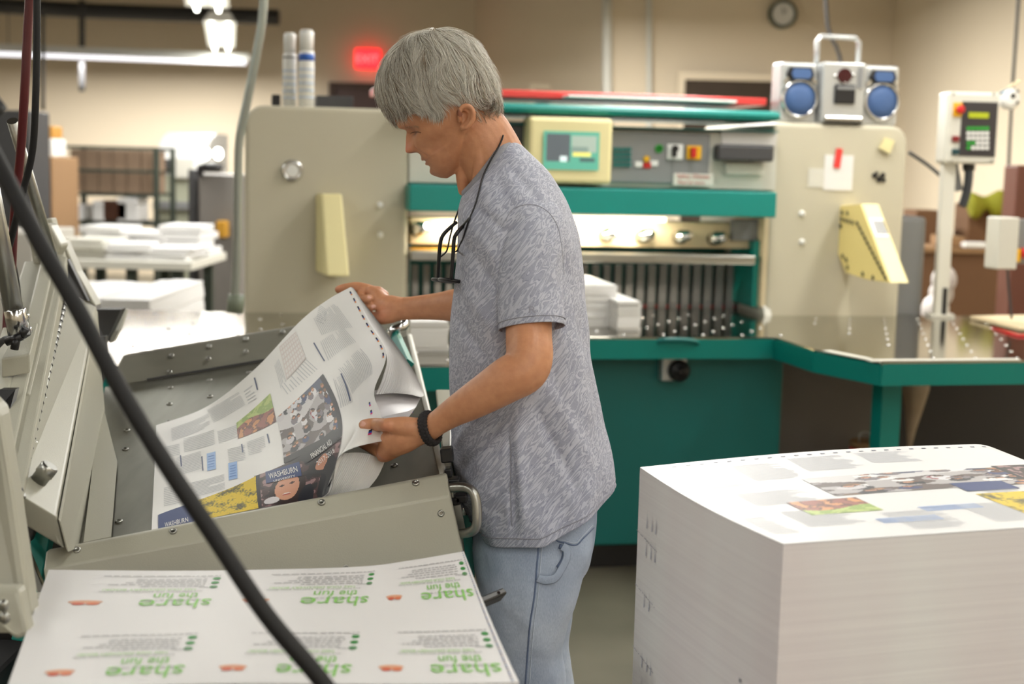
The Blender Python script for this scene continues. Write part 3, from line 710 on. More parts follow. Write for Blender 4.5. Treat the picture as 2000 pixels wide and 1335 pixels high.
# ------------- left side
# wire shelving rack
Y=11.5
r0=V(122,283,Y); r1=V(305,283,Y); D=.55
rk=thing('wire_shelving_rack','dark green wire shelving rack with brown boards behind','shelving rack',((r0.x+r1.x)/2,Y,0))
M['rackgreen']=pm('dark_green_rack_steel',(58,66,58),.5,.3)
for x in (r0.x,r1.x):
    for y in (Y,Y+D):
        mb=MB(); mb.box(x-.02,x+.02,y-.02,y+.02,0,r0.z); mb.build('rack_post','rackgreen',rk)
for py in (288,333,380,436):
    z=V(200,py,Y).z; mb=MB()
    mb.box(r0.x,r1.x,Y-.012,Y+.012,z-.012,z+.012); mb.box(r0.x,r1.x,Y+D-.012,Y+D+.012,z-.012,z+.012)
    for i in range(12): x=r0.x+(r1.x-r0.x)*(i+.5)/12; mb.box(x-.004,x+.004,Y,Y+D,z-.005,z+.005)
    mb.build('wire_shelf','rackgreen',rk)
for i in range(6):
    u0=r0.x+.03+(r1.x-r0.x-.06)*i/6; u1=r0.x+.03+(r1.x-r0.x-.06)*(i+.93)/6
    z0=V(200,379,Y).z+.012; z1=V(200,292,Y).z
    mb=MB(); mb.box(u0,u1,Y+.1,Y+.45,z0,z1); mb.build('board_bundle',pm('grey_brown_board',(134,112,92),.8),label='grey brown board bundle on the middle shelf, %s in the rack'%['first from left','second from left','third from left','third from right','second from right','rightmost'][i],cat='board bundle',group='board bundles in the rack')
mb=MB(); z0=V(200,435,Y).z+.012; z1=V(200,392,Y).z; c0=V(215,420,Y); mb.box(c0.x-.1,c0.x+.12,Y+.1,Y+.4,z0,z1); mb.build('brown_jug',pm('dark_brown_bottle',(70,40,26),.4),label='dark brown box on the lower rack shelf between white bundles',cat='box',bevel=.02)
for (x0,x1,yt,lab) in ((180,204,392,'left'),(228,268,386,'right'),(132,160,400,'far left')):
    a=V(x0,yt,Y+.1); b=V(x1,yt,Y+.1); mb=MB(); mb.box(a.x,b.x,Y+.1,Y+.45,z0,a.z); mb.build('paper_bundle','paper',label='white paper bundle on the lower rack shelf, %s of the dark brown box'%lab,cat='paper bundle',group='white bundles in the rack',bevel=.01)
# press with domed white cover
Y=12.5
o=thing('printing_press','pale grey printing press with rounded white cover right of the rack','printing press',(V(350,300,Y).x,Y,0))
a=V(304,340,Y); b=V(400,340,Y); 
mb=MB(); mb.box(a.x,b.x,Y,Y+1,.1,a.z); mb.build('press_body',pm('pale_green_grey',(168,170,150),.5),o,bevel=.02)
t=V(304,256,Y).z; mb=MB(); n=10; pf=[]
for i in range(n+1):
    f=PI/2*i/n; pf.append(Vector((b.x-.0,Y+.55-.55*math.sin(f),a.z+(t-a.z)*math.cos(f))))
pf=[Vector((b.x,Y+1,a.z)),Vector((b.x,Y+1,t))]+pf
mb.prism(pf,(a.x-b.x,0,0)); mb.build('press_cover','white',o)
for (x0,y0,x1,y1,mt,nm) in ((318,310,332,330,'darkgrey','hinge'),(336,308,380,348,'offwhite','feed_hatch'),(300,392,400,410,'grey','belt_rail')):
    a2=V(x0,y0,Y-.02); b2=V(x1,y1,Y-.02); mb=MB(); mb.box(a2.x,b2.x,Y-.06,Y,b2.z,a2.z); mb.build(nm,mt,o,bevel=.004)
GFU=bbox('grey_folding_unit','grey folding machine standing behind the flexible conduit','folding machine',pm('mid_grey_enamel',(118,114,110),.5),388,340,462,545,10.4,.9)
c=V(398,328,10.3); gl=thing('desk_lamp','dark adjustable lamp with two bright bulbs on the grey folding machine','lamp',(c.x,10.3,V(398,338,10.3).z))
for x in (401,426):
    p=V(x,300,10.35); mb=MB(); mb.ball(p,.032,10,(1,1,1.3)); mb.build('bulb','tubeglow',gl)
mb=MB(); p=V(413,322,10.35); mb.lathe(p,(0,0,1),[(.07,-.05),(.09,.0),(.03,.02)],16); mb.box(p.x-.1,p.x-.06,10.33,10.37,V(398,345,10.3).z,p.z); mb.build('lamp_arm','black',gl)
a=V(372,330,10.6); mb=MB(); mb.box(a.x-.02,a.x+.04,10.6,10.8,0,a.z); mb.build('dark_post_cover','darkgrey',label='tall dark upright cover left of the grey folding machine',cat='machine cover',bevel=.01)
p=V(432,450,10.3); mb=MB(); mb.box(p.x-.03,p.x+.04,10.25,10.39,p.z-.05,p.z+.07); mb.build('yellow_tag','brass',GFU,bevel=.01)
# cartons far left
bbox('carton','tall brown carton stack behind the red hose','cardboard box','cardboard',40,305,104,470,10,.6,0,group=None)
bbox('carton','brown carton at the left edge, behind the steel rod','cardboard box','cardboard',-60,300,30,470,9.6,.35,0)
z=V(80,305,10).z
a=V(66,270,10.1); b=V(102,270,10.1); mb=MB(); mb.box(a.x,b.x,10.1,10.4,z+.001,a.z); mb.build('white_carton','white',label='small white carton on the tall brown carton stack',cat='box',bevel=.006)
a2=V(70,245,10.1); mb=MB(); mb.box(a2.x,V(100,245,10.1).x,10.12,10.35,a.z+.001,a2.z); mb.build('amber_box',pm('amber_box',(176,126,50),.6),label='amber box on top of the small white carton',cat='box',bevel=.01)
bbox('grey_blue_cabinet','slate blue grey machine hood at the left edge behind the hoses','machine','darkgrey',-80,212,58,300,9.13,.4,0)
# white table at left behind rails
bbox('wash_sink','pale grey sink cabinet behind the machine rails at left','cabinet',pm('pale_grey_laminate',(172,168,160),.5),-40,452,66,600,8.3,.8,0)
# table with heaps of paper
Y0=8.0
def wz(px,py,z): return Z(px,py,z)
tz=.86
fl=Z(150,505,tz); frr=Z(400,500,tz); 
tb_=thing('layout_table','long table loaded with wrapped paper behind the cutter','table',((fl.x+frr.x)/2,(fl.y),0))
mb=MB(); mb.box(fl.x-.12,frr.x+.05,fl.y-.1,fl.y+.95,tz-.05,tz); mb.build('table_top','offwhite',tb_,bevel=.004)
for x in (fl.x-.1,(fl.x+frr.x)/2,frr.x-.05):
    for y in (fl.y,fl.y+.85):
        mb=MB(); mb.box(x-.03,x+.03,y-.03,y+.03,0,tz-.05); mb.build('leg','rackgreen',tb_)
k=0
place=['nearest the machine rails','in the middle','nearest the cutter']
for row in range(2):
    for i in range(3):
        x=fl.x-.1+(frr.x-fl.x)*i/2.6+random.uniform(-.03,.03); y=fl.y+.05+row*.45; h=.10+.06*row+random.uniform(-.04,.05)
        mb=MB(); n=4
        for j in range(n):
            dx=random.uniform(-.03,.03); dy=random.uniform(-.03,.03); ang=random.uniform(-.15,.15); fr_=Matrix.Translation((x+.14+dx,y+.2+dy,0))@Matrix.Rotation(ang,4,'Z')
            mb.box(-.14,.14,-.2,.2,tz+.001+h*j/n,tz+h*(j+.92)/n,fr_)
        mb.build('paper_bundle',M['paper'] if (i+row)%4 else M['offwhite'],label='untidy white paper bundle on the layout table, %s row, %s'%(['front','back'][row],place[i]),cat='paper bundle',group='paper bundles on the layout table',bevel=.003)
# pallets of white paper in front
def pal(label,x0,x1,yt,yb,z1,Yd,bulge):
    a=Z(x0,yt,z1); b=Z(x1,yt,z1); f=Z(x0,yb,z1).y
    xa=a.x; xb=b.x; yn=Z((x0+x1)/2,yb,z1).y; yf=Z((x0+x1)/2,yt,z1).y
    mb=MB(); n=14; lay=int(z1/.03)
    mb.grid(lambda u,v:Vector((xa+(xb-xa)*u, yn+(yf-yn)*v, z1-.045*(2*u-1)**4-.01*(1-v)**3)),14,6)
    for jj in range(lay):
        za=z1-.04-(z1-.16)*jj/lay; zb_=z1-.04-(z1-.16)*(jj+1)/lay; j=random.uniform(-.004,.004)
        mb.box(xa+j,xb+j,yn+j,yf+j,zb_,za)
    mb.box(xa+.002,xb-.002,yn+.002,yf-.002,z1-.06,z1-.005)
    o=mb.build('paper_stack','paper',label=label,cat='paper stack')
    p=MB(); 
    for q in range(5): p.box(xa+(xb-xa)*q/5,xa+(xb-xa)*(q+.7)/5,yn,yf,.10,.119)
    for q in (0,.46,.92): p.box(xa+(xb-xa)*q,xa+(xb-xa)*(q+.08),yn,yf,0,.10)
    p.build('pallet','beigewood',label='wooden pallet under the '+label.split(' behind')[0].split(' beside')[0],cat='pallet')
pal('wide white paper stack behind the tray, left of two',160,298,548,584,.86,6.5,.02)
pal('narrower white paper stack behind the tray, right of two',312,400,545,586,.86,6.5,.02)
# flexible conduit from the ceiling down to floor in front of the cutter
cy=5.0
pts=[Vector((V(522,-60,cy).x+.05,cy,4.28)),V(522,-160,cy),V(516,-40,cy),V(512,40,cy),V(498,120,cy),V(482,200,cy),V(468,270,cy),V(465,340,cy),V(464,420,cy),V(462,520,cy),V(457,600,cy)]
sp=smooth_path(pts,40); rs=[.0155+.0022*(1 if (i//1)%2 else -1) for i in range(len(sp))]
o=thing('flexible_conduit','ribbed grey flexible conduit hanging beside the cutter\'s left pillar','conduit',(sp[-1].x,cy,.9))
mb=MB(); mb.tube(sp,rs,10); mb.build('ribbed_hose',pm('galvanised',(158,164,158),.35,.6),o)
p=V(462,560,cy); mb=MB(); mb.cyl(V(459,610,cy),V(462,575,cy),.03,14); mb.build('conduit_fitting',pm('grey_green_fitting',(112,120,104),.5),o)
# beams on ceiling
for i,y in enumerate((3,7,11,15)):
    mb=MB(); mb.box(-9,10,y-.08,y+.08,H-.3,H-.27); mb.box(-9,10,y-.08,y+.08,H-.03,H); mb.box(-9,10,y-.01,y+.01,H-.27,H-.03); mb.build('trim_%d'%(i+1),cm,kind='structure')
# ---------------------------------------------------------------- jogging tray
def PQ(pts): return [V(*p) for p in pts]
TL=V(89,1077,2.20); TR=V(872,926,2.42)
TRAY=thing('jogging_tray','tilted beige and steel paper jogging tray the man leans over','paper jogger',(V(500,1100,2.4).x,2.6,0))
def tp(mb,name,mat,par=None,**k): return mb.build(name,mat,par or TRAY,**k)
# near side panel: flange + face
f0,f1=V(85,1111,2.17),V(879,968,2.385); b0,b1=V(92,1175,2.165),V(906,1088,2.375)
back=Vector((0,.012,-.004))
mb=MB(); k=12
def pr3(u,v):
    # v 0 top inner, .3 fold, 1 bottom
    a=TL.lerp(TR,u); b=f0.lerp(f1,u); c=b0.lerp(b1,u)
    return [a,b,c]
vs=[]
for i in range(k+1):
    a,b,c=pr3(i/k,0); vs+= [a+Vector((0,.016,0)),a,b,c,c+Vector((0,.016,0)),b+Vector((0,.02,0))]
fs=[]
for i in range(k):
    for j in range(6): fs.append((i*6+j,i*6+(j+1)%6,(i+1)*6+(j+1)%6,(i+1)*6+j))
fs+= [tuple(range(6))[::-1], tuple(range(k*6,k*6+6))]
mb.add(vs,fs); tp(mb,'side_panel','machine_beige',bevel=.003)
def screw(px,py,p0,n,r=.0065,par=None,name='screw'):
    p=PL(px,py,p0,n); mb=MB(); mb.lathe(p-n*.001,n,[(r,0),(r*.95,.003),(r*.45,.0045),(r*.4,.002)],14)
    return mb
nf=(f0-TL).cross(TR-TL).normalized(); nf=nf if nf.y<0 else -nf
nb=(b0-f0).cross(f1-f0).normalized(); nb=nb if nb.y<0 else -nb
for (x,y,p,n) in ((150,1074,TL,nf),(338,1037,TL,nf),(628,981,TL,nf),(812,943,TL,nf),(861,1002,f0,nb),(675,1108,f0,nb)):
    tp(screw(x,y,p,n),'screw','steel')
mb=MB(); p=PL(849,1024,f0,nb); mb.lathe(p,nb,[(.003,0),(.003,.0008)],10); tp(mb,'small_hole','black')
# bed
_q=(V(296,1036,2.29),V(520,990,2.355),V(305,830,2.95)); BNRM=(_q[1]-_q[0]).cross(_q[2]-_q[0]).normalized(); BNRM=BNRM if BNRM.z>0 else -BNRM; BP0=_q[0]-BNRM*.004
BN0,BN1,BF0,BF1=[PL(x,y,BP0,BNRM) for x,y in ((150,1066),(868,930),(205,752),(800,652))]
print('BED',[tuple(round(c,3) for c in p) for p in (BN0,BN1,BF0,BF1)],BNRM)
mb=MB()
def bed(u,v): return BN0.lerp(BN1,u).lerp(BF0.lerp(BF1,u),v)
nz=(BN1-BN0).cross(BF0-BN0).normalized(); nz=nz if nz.z>0 else -nz
DR=nz*.012
mb.grid(lambda u,v:bed(u,v)-DR*0-Vector((0,0,.004)),24,24)
mb.hexa([BN0-DR*3,BN1-DR*3,BF1-DR*3,BF0-DR*3,BN0-DR*.6,BN1-DR*.6,BF1-DR*.6,BF0-DR*.6]); tp(mb,'tray_bed','bedsteel')
# rolled right edge of the bed
mb=MB(); mb.tube([bed(1,v)+Vector((.0,0,-.006)) for v in (0,.3,.6,1)],.007,8); tp(mb,'bed_edge','offwhite')
# left beige strip of the bed
mb=MB(); q=[*[PL(x,y,BP0+BNRM*.001,BNRM) for x,y in ((163,1064),(217,1053),(229,905),(202,800),(196,790))]]
mb.prism([p+Vector((0,0,.001)) for p in q],(0,0,.004)); tp(mb,'bed_side_strip','machine_beige')
# far wall
wb0,wb1=BF0,BF1
W0,W1=V(238,694,BF0.y+.09),V(800,600,BF1.y+.10)
mb=MB(); _dn=Vector((0,-.012,-.03)); mb.hexa([wb0+_dn,wb1+_dn,wb1+Vector((0,.05,-.03)),wb0+Vector((0,.05,-.03)),W0,W1,W1+Vector((0,.03,0)),W0+Vector((0,.03,0))]); tp(mb,'far_wall','wallsteel',bevel=.006)
nw=(W0-wb0).cross(wb1-wb0).normalized(); nw=nw if nw.y<0 else -nw
for (x,y) in ((335,694),(408,676),(480,662),(552,648),(331,726+0),(407,700),(480,686)):
    tp(screw(x,y,wb0,nw,.007),'rivet','steel')
for (x,y) in ((333,757),(409,742),(486,727),(331,789),(410,774),(329,824),(248,840),(245,877),(232,1018),(770,909)):
    tp(screw(x,y,bed(0,0)-Vector((0,0,.004)),nz,.007),'rivet','steel')
mb=MB(); mb.beam(bed(.13,.985),bed(.85,.985),.003,.006,nz); tp(mb,'seam','darkgrey')
# handle
mb=MB(); h=[V(880,952,2.41),V(905,951,2.40),V(922,958,2.39),V(930,978,2.385),V(932,1010,2.38),V(930,1028,2.38),V(919,1038,2.385),V(898,1042,2.40)]
mb.tube(smooth_path(h,5),.0085,14); tp(mb,'grab_handle','steel',label='polished grab handle')
# right end hardware
mb=MB(); mb.hexa([V(884,1090,2.46),V(905,1088,2.44),V(926,1088,3.2),V(905,1092,3.2),V(868,935,2.46),V(880,935,2.45),V(884,760,3.2),V(850,760,3.2)]); tp(mb,'end_frame','machine_beige',bevel=.004)
for i,(x,y,w,h_) in enumerate(((873,893,12,14),(876,925,7,9),(886,942,12,7),(901,975,12,8),(892,990,10,16))):
    mb=MB(); p=V(x,y,2.46-.0*i); mb.beam(p-Vector((w*.0009,0,-h_*.0003)),p+Vector((w*.0009,0,h_*.0005)),.03,h_*.0018,(0,0,1)); tp(mb,'clamp_knob','black',bevel=.003)
mb=MB(); mb.beam(V(893,985,2.44),V(902,1032,2.44),.012,.01,(0,1,0)); tp(mb,'lever_blade','steel')
mb=MB(); mb.beam(V(905,1000,2.6),V(912,1120,2.6),.03,.05,(0,1,0)); mb.beam(V(868,1095,2.43),V(900,1130,2.43),.01,.5,(0,1,0)); tp(mb,'teal_frame','teal')
# corner tubes under the far hand
mb=MB(); mb.tube(smooth_path([V(762,668,3.3),V(766,648,3.3),V(780,640,3.3),V(790,634,3.32),V(789,622,3.34)],5),.011,12); tp(mb,'rail_bracket','chrome')
mb=MB(); mb.beam(V(767,645,3.35),V(797,712,3.1),.02,.02,(0,1,0)); tp(mb,'teal_strip','teal',label='pale teal guide strip')
# underframe so the tray stands on the floor
mb=MB(); x0=V(150,1100,2.3).x; x1=V(860,1000,2.4).x
mb.box(x0+.05,x1-.08,2.47,3.1,.0,.72); tp(mb,'lower_cabinet','teal_dark',bevel=.01)
# ---------------------------------------------------------------- left machine head
ML=thing('stacking_lift_frame','beige steel machine frame with rails and clamped rods at the left edge','machine frame',(V(60,1100,2.4).x,2.6,0))
def mp(mb,name,mat,par=None,**k): return mb.build(name,mat,par or ML,**k)
def quadbox(near,far,name,mat,**k):
    mb=MB(); mb.hexa([near[3],near[2],far[2],far[3],near[0],near[1],far[1],far[0]]); return mp(mb,name,mat,**k)
# main slanted box beam: hinge plate + side
a,b,c=V(30,960,2.08),V(109,1008,2.10),V(124,1071,2.13)
a2,b2,c2=V(122,578,3.26),V(188,598,3.30),V(197,755,3.30)
d,d2=a+(c-b),a2+(c2-b2)*.8
mb=MB(); mb.hexa([d,c,c2,d2,a,b,b2,a2]); plate=mp(mb,'hinged_guard','machine_beige',bevel=.004)
c_=BN0+Vector((0,0,.004))
mb=MB(); mb.prism([b+Vector((.004,0,-.004)),c+Vector((.004,0,0)),c_,PL(202,800,BP0,BNRM),c2,V(188,604,3.29)],Vector((.002,.004,-.006))); mp(mb,'side_guide_plate','machine_beige')
# hinge and seams
n=(b-a).cross(a2-a).normalized(); n=n if n.z>0 else -n
mb=MB(); h0=a.lerp(b,.08)+n*.003; h1=a2.lerp(b2,.10)+n*.003; mb.tube([h0,h1],.0045,8); mp(mb,'hinge_rod','steel',plate)
for i in range(26):
    t=i/26; mb=MB(); mb.tube([h0.lerp(h1,t)+n*.0015,h0.lerp(h1,t+.006)+n*.0008],.0047,8); mp(mb,'hinge_knuckle','darkgrey',plate)
for (x,y) in ((124,634),(107,702),(88,777),(69,864)):
    p=PL(x,y,a,n); mb=MB(); mb.lathe(p,n,[(.006,0),(.005,.003),(.002,.0035)],10); mp(mb,'screw','steel',plate)
p=PL(74,940,a,n); mb=MB(); mb.lathe(p,n,[(.013,0),(.013,.014),(.0145,.015),(.0145,.03),(.012,.033)],20); mp(mb,'knurled_knob','steel',plate)
p=PL(42,968,a,n); mb=MB(); mb.lathe(p,n,[(.007,0),(.006,.004)],10); mp(mb,'screw','steel',plate)
# end plate under the near end
mb=MB(); mb.prism([a,b,c,V(112,1060,2.12),V(98,1020,2.11),V(40,985,2.09)],Vector((0,.01,0))); mp(mb,'end_plate','machine_beige',bevel=.002)
# rails parallel to the beam
def rail(n0,f0_,w,h,name='rail',mat='machine_beige',**k):
    mb=MB(); mb.beam(n0,f0_,w,h,(0,0,1)); return mp(mb,name,mat,bevel=.004,**k)
rail(V(14,1000,2.06),V(112,520,3.30),.045,.05)
rail(V(-14,1000,2.04),V(100,500,3.34),.03,.05)
rail(V(-70,1000,2.0),V(68,530,3.30),.045,.05)
rail(V(48,800,2.45),V(118,520,3.32),.02,.06,name='rail_strip')
# end bracket at the far top
def wedge(pts,vec,name,mat,**k):
    mb=MB(); mb.prism(pts,vec); return mp(mb,name,mat,**k)
wedge(PQ([(52,440,3.3),(96,436,3.3),(120,480,3.3),(98,516,3.3),(64,518,3.3)]),(0,.06,0),'end_bracket','machine_beige',bevel=.006)
wedge(PQ([(64,502,3.27),(98,492,3.27),(99,510,3.27),(66,518,3.27)]),(0,.03,0),'end_bracket_flange','machine_beige',bevel=.003)
wedge(PQ([(86,428,3.36),(100,425,3.36),(112,470,3.36),(124,520,3.36),(110,520,3.36)]),(0,.04,0),'end_bracket','machine_beige',bevel=.004)
wedge(PQ([(112,470,3.42),(122,466,3.42),(150,530,3.42),(188,598,3.42),(165,590,3.42),(125,560,3.42)]),(0,.05,0),'end_cheek','machine_beige',bevel=.004)
wedge(PQ([(126,508,3.40),(132,506,3.40),(172,588,3.40),(150,580,3.40),(122,530,3.40)]),(0,.02,0),'end_cheek_shade_plate','darkgrey')  # dark grey plate stands in for the shaded hollow of the cheek
# dark wedge and curved bracket behind the guard
wedge(PQ([(188,604,3.5),(236,604,3.5),(206,668,3.5),(178,690,3.5)]),(0,.05,0),'dark_side_plate','darkgrey',bevel=.002)
wedge(PQ([(176,662,3.36),(206,656,3.36),(202,740,3.34),(196,752,3.34),(186,750,3.34)]),(0,.02,0),'dark_side_plate','darkgrey')
wedge(PQ([(236,606,3.62),(248,604,3.62),(236,640,3.55),(222,668,3.5),(212,672,3.5),(214,650,3.55)]),(0,.02,0),'corner_strut','machine_beige',bevel=.002)
# clamp block with rod
wedge(PQ([(2,700,2.5),(58,691,2.5),(74,628,2.62),(40,632,2.62)]),Vector((0,0,-.035)),'clamp_block','machine_beige',bevel=.003)
mb=MB(); mb.cyl(V(34,654,2.5),V(20,580,2.5),.016,20); mp(mb,'dark_sleeve','black')
rt=thing('steel_guide_rod','long polished steel rod leaning up from the clamp at the left edge','rod',V(36,650,2.5))
mb=MB(); mb.cyl(V(36,652,2.48),V(-56,180,2.48),.0165,24); ro=mb.build('rod','steel',rt)
mb=MB(); mb.lathe(V(39,655,2.48),(V(-56,180,2.48)-V(36,652,2.48)),[(.019,0),(.019,.045),(.0175,.047)],24); mb.build('rod_collar','chrome',rt)
mb=MB(); mb.cyl(V(24,236,2.9),V(120,560,3.2),.011,16); mb.build('slender_steel_rod','steel',label='slender steel rod standing behind the cable, leaning right at the left edge',cat='rod')
for (x0,y0,x1,y1) in ((12,668,44,655),(28,682,32,660),(40,658,50,640)):
    mb=MB(); mb.tube([V(x0,y0,2.44),V(x1,y1,2.44)],[.007,.008],12); mp(mb,'wing_knob','black')
mb=MB(); mb.ball(V(52,645,2.5),.01,8); mb.ball(V(50,618,2.56),.008,8); mp(mb,'round_knob','chrome')
mb=MB(); mb.tube(smooth_path([V(-10,680,2.5),V(10,662,2.48),V(30,664,2.47),V(55,650,2.5)],5),.006,8); mp(mb,'clamp_spring','darkgrey')
wedge(PQ([(0,760,2.4),(30,760,2.42),(8,840,2.3),(-40,840,2.3)]),(0,.02,0),'recess_shade_plate','black')  # black plate stands in for the shade inside a recess
# left column: lower frame
wedge(PQ([(-60,740,2.0),(-4,800,1.95),(28,1000,1.9),(50,1150,1.86),(62,1240,1.84),(-60,1240,1.84)]),(0,.05,0),'column_cover','machine_beige',bevel=.01)
wedge(PQ([(-60,1150,1.80),(36,1150,1.80),(56,1240,1.78),(30,1250,1.78),(-60,1180,1.78)]),(0,.03,0),'column_bracket','machine_beige',bevel=.006)
for (x,y) in ((6,1182),(8,1206)):
    mb=MB(); mb.ball(V(x,y,1.77),.008,8,(1,.6,1)); mp(mb,'bolt','steel')
for (p,q,w,mt,nm) in ((V(44,1250,2.3),V(92,1010,2.35),.03,'teal','teal_strut'),(V(92,1175,2.22),V(40,1050,2.3),.012,'steel','tie_rod'),(V(60,1180,2.12),V(110,1176,2.12),.03,'machine_beige','foot_block')):
    mb=MB(); mb.beam(p,q,w,w,(0,1,0)); mp(mb,nm,mt,bevel=.002)
wedge(PQ([(30,985,2.5),(120,1000,2.5),(120,1330,2.5),(-60,1400,2.5),(-60,985,2.5)]),(0,.05,0),'dark_inner_panel','black')
wedge(PQ([(46,1000,2.3),(68,1005,2.3),(66,1040,2.3),(58,1060,2.3),(44,1045,2.3)]),(0,.02,0),'dark_hex_bracket','darkgrey',bevel=.003)
mb=MB(); xx=V(-40,1200,2.3).x; mb.box(xx-.25,xx+.02,1.95,2.6,0,.62); mp(mb,'floor_base','darkgrey',bevel=.01)
# ---------------------------------------------------------------- cables and hoses
def hose(name,label,cat,mat,pts,r,n=14):
    mb=MB(); mb.tube(smooth_path(pts,8),r,n); return mb.build(name,mat,label=label,cat=cat)
hose('black_cable','thick out-of-focus black cable sweeping diagonally across the left foreground','cable','rubber',
 [Vector((-1.9,1.72,2.75)),V(-190,20,1.66),V(-70,190,1.62),V(-5,315,1.60),V(75,470,1.57),V(150,600,1.55),V(235,760,1.52),V(320,900,1.5),V(420,1050,1.48),V(520,1200,1.46),V(640,1345,1.45),V(740,1500,1.44),Vector((-.22,1.45,.45)),Vector((-.26,1.40,.12)),Vector((-.42,1.30,.011)),Vector((-.8,1.2,.011))],.0095,16)
hose('red_hose','dark red air hose hanging at the top left, left of the black hose','hose','redhose',[Vector((V(60,-60,2.7).x,2.7,4.28)),V(62,-260,2.7),V(60,-60,2.7),V(54,60,2.7),V(48,180,2.7),V(40,300,2.72),V(28,420,2.75),V(22,540,2.8),V(14,620,2.8),V(10,760,2.75)],.0085)
hose('black_hose','black air hose hanging at the top left, right of the red hose','hose','rubber',[Vector((V(72,-60,2.6).x,2.6,4.28)),V(72,-260,2.6),V(72,-60,2.6),V(72,60,2.6),V(70,180,2.6),V(64,290,2.62),V(46,370,2.64),V(26,450,2.66),V(14,520,2.7),V(34,620,2.75)],.0065)
hose('looped_black_tube','thin black tube looping down behind the steel rods at the left edge','hose','rubber',[V(0,420,3.0),V(22,500,3.0),V(34,560,3.0),V(38,640,3.0)],.006)
# ---------------------------------------------------------------- printed job: layout in sheet coordinates
# sheet frame: s along the colour-bar edge... (u 0..1 short way, v 0..1 long way)
rnd=random.Random(3)
def photo_people(u,v,seed=1):
    n=noise.noise(Vector((u*7,v*7,seed*3.1)))+.5*noise.noise(Vector((u*17,v*17,seed)))
    if n>.42: c=(226,214,206)
    elif n>.16: c=(176,120,92)
    elif n>-.05: c=(96,64,54)
    elif n>-.3: c=(34,32,42)
    else: c=(66,76,116)
    return c
def blobs(base, L):
    def f(u,v):
        c=base(u,v) if callable(base) else base
        for (x,y,rx,ry,col) in L:
            if ((u-x)/rx)**2+((v-y)/ry)**2<1: c=col
        return lin(c)
    return f
def yellow(u,v):
    n=noise.noise(Vector((u*5,v*5,2)))+.7*noise.noise(Vector((u*26,v*26,5)))
    return lin((220,190,30) if n>-.05 else ((184,160,36) if n>-.3 else ((122,112,44) if n>-.6 else (84,80,50))))
def blot(u,v):
    n=noise.noise(Vector((u*5,v*4,9)))+.4*noise.noise(Vector((u*13,v*13,5)))
    if v>.62+.12*math.sin(u*5): return lin((178,196,110) if n>0 else (142,168,80))
    return lin((150,84,66) if n>.05 else ((104,56,40) if n>-.25 else (206,140,84)))
_pr=random.Random(11); CROWD=[]
for _ in range(46):
    x,y=_pr.uniform(-.05,.92),_pr.uniform(.05,.95); s_=.045+.06*abs(y-.5)
    CROWD.append((x,y,s_,_pr.choice([(226,224,226),(214,214,220),(44,58,104),(28,30,42),(120,112,118),(200,196,200),(150,56,66)]),_pr.choice([(204,150,122),(186,128,98),(128,84,62)]),_pr.choice([(34,24,22),(70,46,32),(24,20,24),(130,96,60)])))
def classroom(u,v):
    if v>.90: return lin((22,22,30))
    if u>.88: return lin((18,17,22))
    c=(206,204,206) if u<.28+.1*math.sin(v*6) else ((176,172,174) if noise.noise(Vector((u*6,v*6,1)))>0 else (96,84,82))
    if u<.16 and v>.3: c=(70,78,104)
    for x,y,s_,cb,cs,ch in CROWD:
        if ((u-x-s_*.6)/(s_*1.1))**2+((v-y)/(s_*.95))**2<1: c=cb
        d=((u-x+s_*.35)/(s_*.5))**2+((v-y)/(s_*.42))**2
        if d<1.5 and u<x-s_*.42: c=ch
        elif d<1: c=cs
        elif d<1.6: c=ch
    return lin(c)
def portrait(u,v):
    c=(70,48,50)
    n=noise.noise(Vector((u*9,v*9,4)))
    if n>.15: c=(150,118,120)
    if n<-.2: c=(34,28,34)
    if u<.08: c=(26,24,34)
    for (x,y,rx,ry,col) in ((.40,.36,.21,.40,(42,26,26)),(.40,.42,.135,.27,(206,150,124)),(.76,.66,.14,.22,(34,26,28)),(.76,.66,.08,.15,(196,138,112)),(.64,.12,.10,.26,(20,22,34)),(.90,.3,.12,.4,(22,22,30)),(.36,.68,.13,.06,(46,28,26)),(.345,.50,.025,.02,(60,36,34)),(.455,.50,.025,.02,(60,36,34)),(.40,.31,.045,.012,(226,214,208)),(.40,.285,.05,.014,(170,74,74)),(.22,.2,.1,.1,(210,206,210))):
        if ((u-x)/rx)**2+((v-y)/ry)**2<1: c=col
    return lin(c)
DARKTX=lin((120,122,130)); FAINT=lin((188,190,194)); NAVY=lin((22,52,112)); LB=lin((150,184,232))
def textblock(R, p0,p1,q0,lines=10,col=DARKTX,w=.45,horizontal=False,ragged=.25):
    """paragraph between corner p0 and p1 (pixel-free sheet coords)"""
def build_layout(S, mb, eps=.0006):
    """S(u,v)->point ; prints all ink patches of the sheet onto it"""
    def rect(u0,v0,u1,v1,c,nu=3,nv=3,colfn=None):
        mb.grid(lambda a,b:S(u0+(u1-u0)*a,v0+(v1-v0)*b,eps),nu,nv,colfn or (lambda a,b:c))
    def para(u0,v0,u1,v1,n,c=FAINT,along='v',w=.42):
        for i in range(n):
            t=(i+.5)/n; L_=1-(.45*rnd.random() if rnd.random()<.22 else .06*rnd.random())
            if along=='v':   # lines run along v, stacked in u
                u=u0+(u1-u0)*t; h=(u1-u0)/n*w/2; rect(u-h,v0,u+h,v0+(v1-v0)*L_,c,1,8)
            else:
                v=v0+(v1-v0)*t; h=(v1-v0)/n*w/2; rect(u0,v-h,u0+(u1-u0)*L_,v+h,c,8,1)
    return rect,para
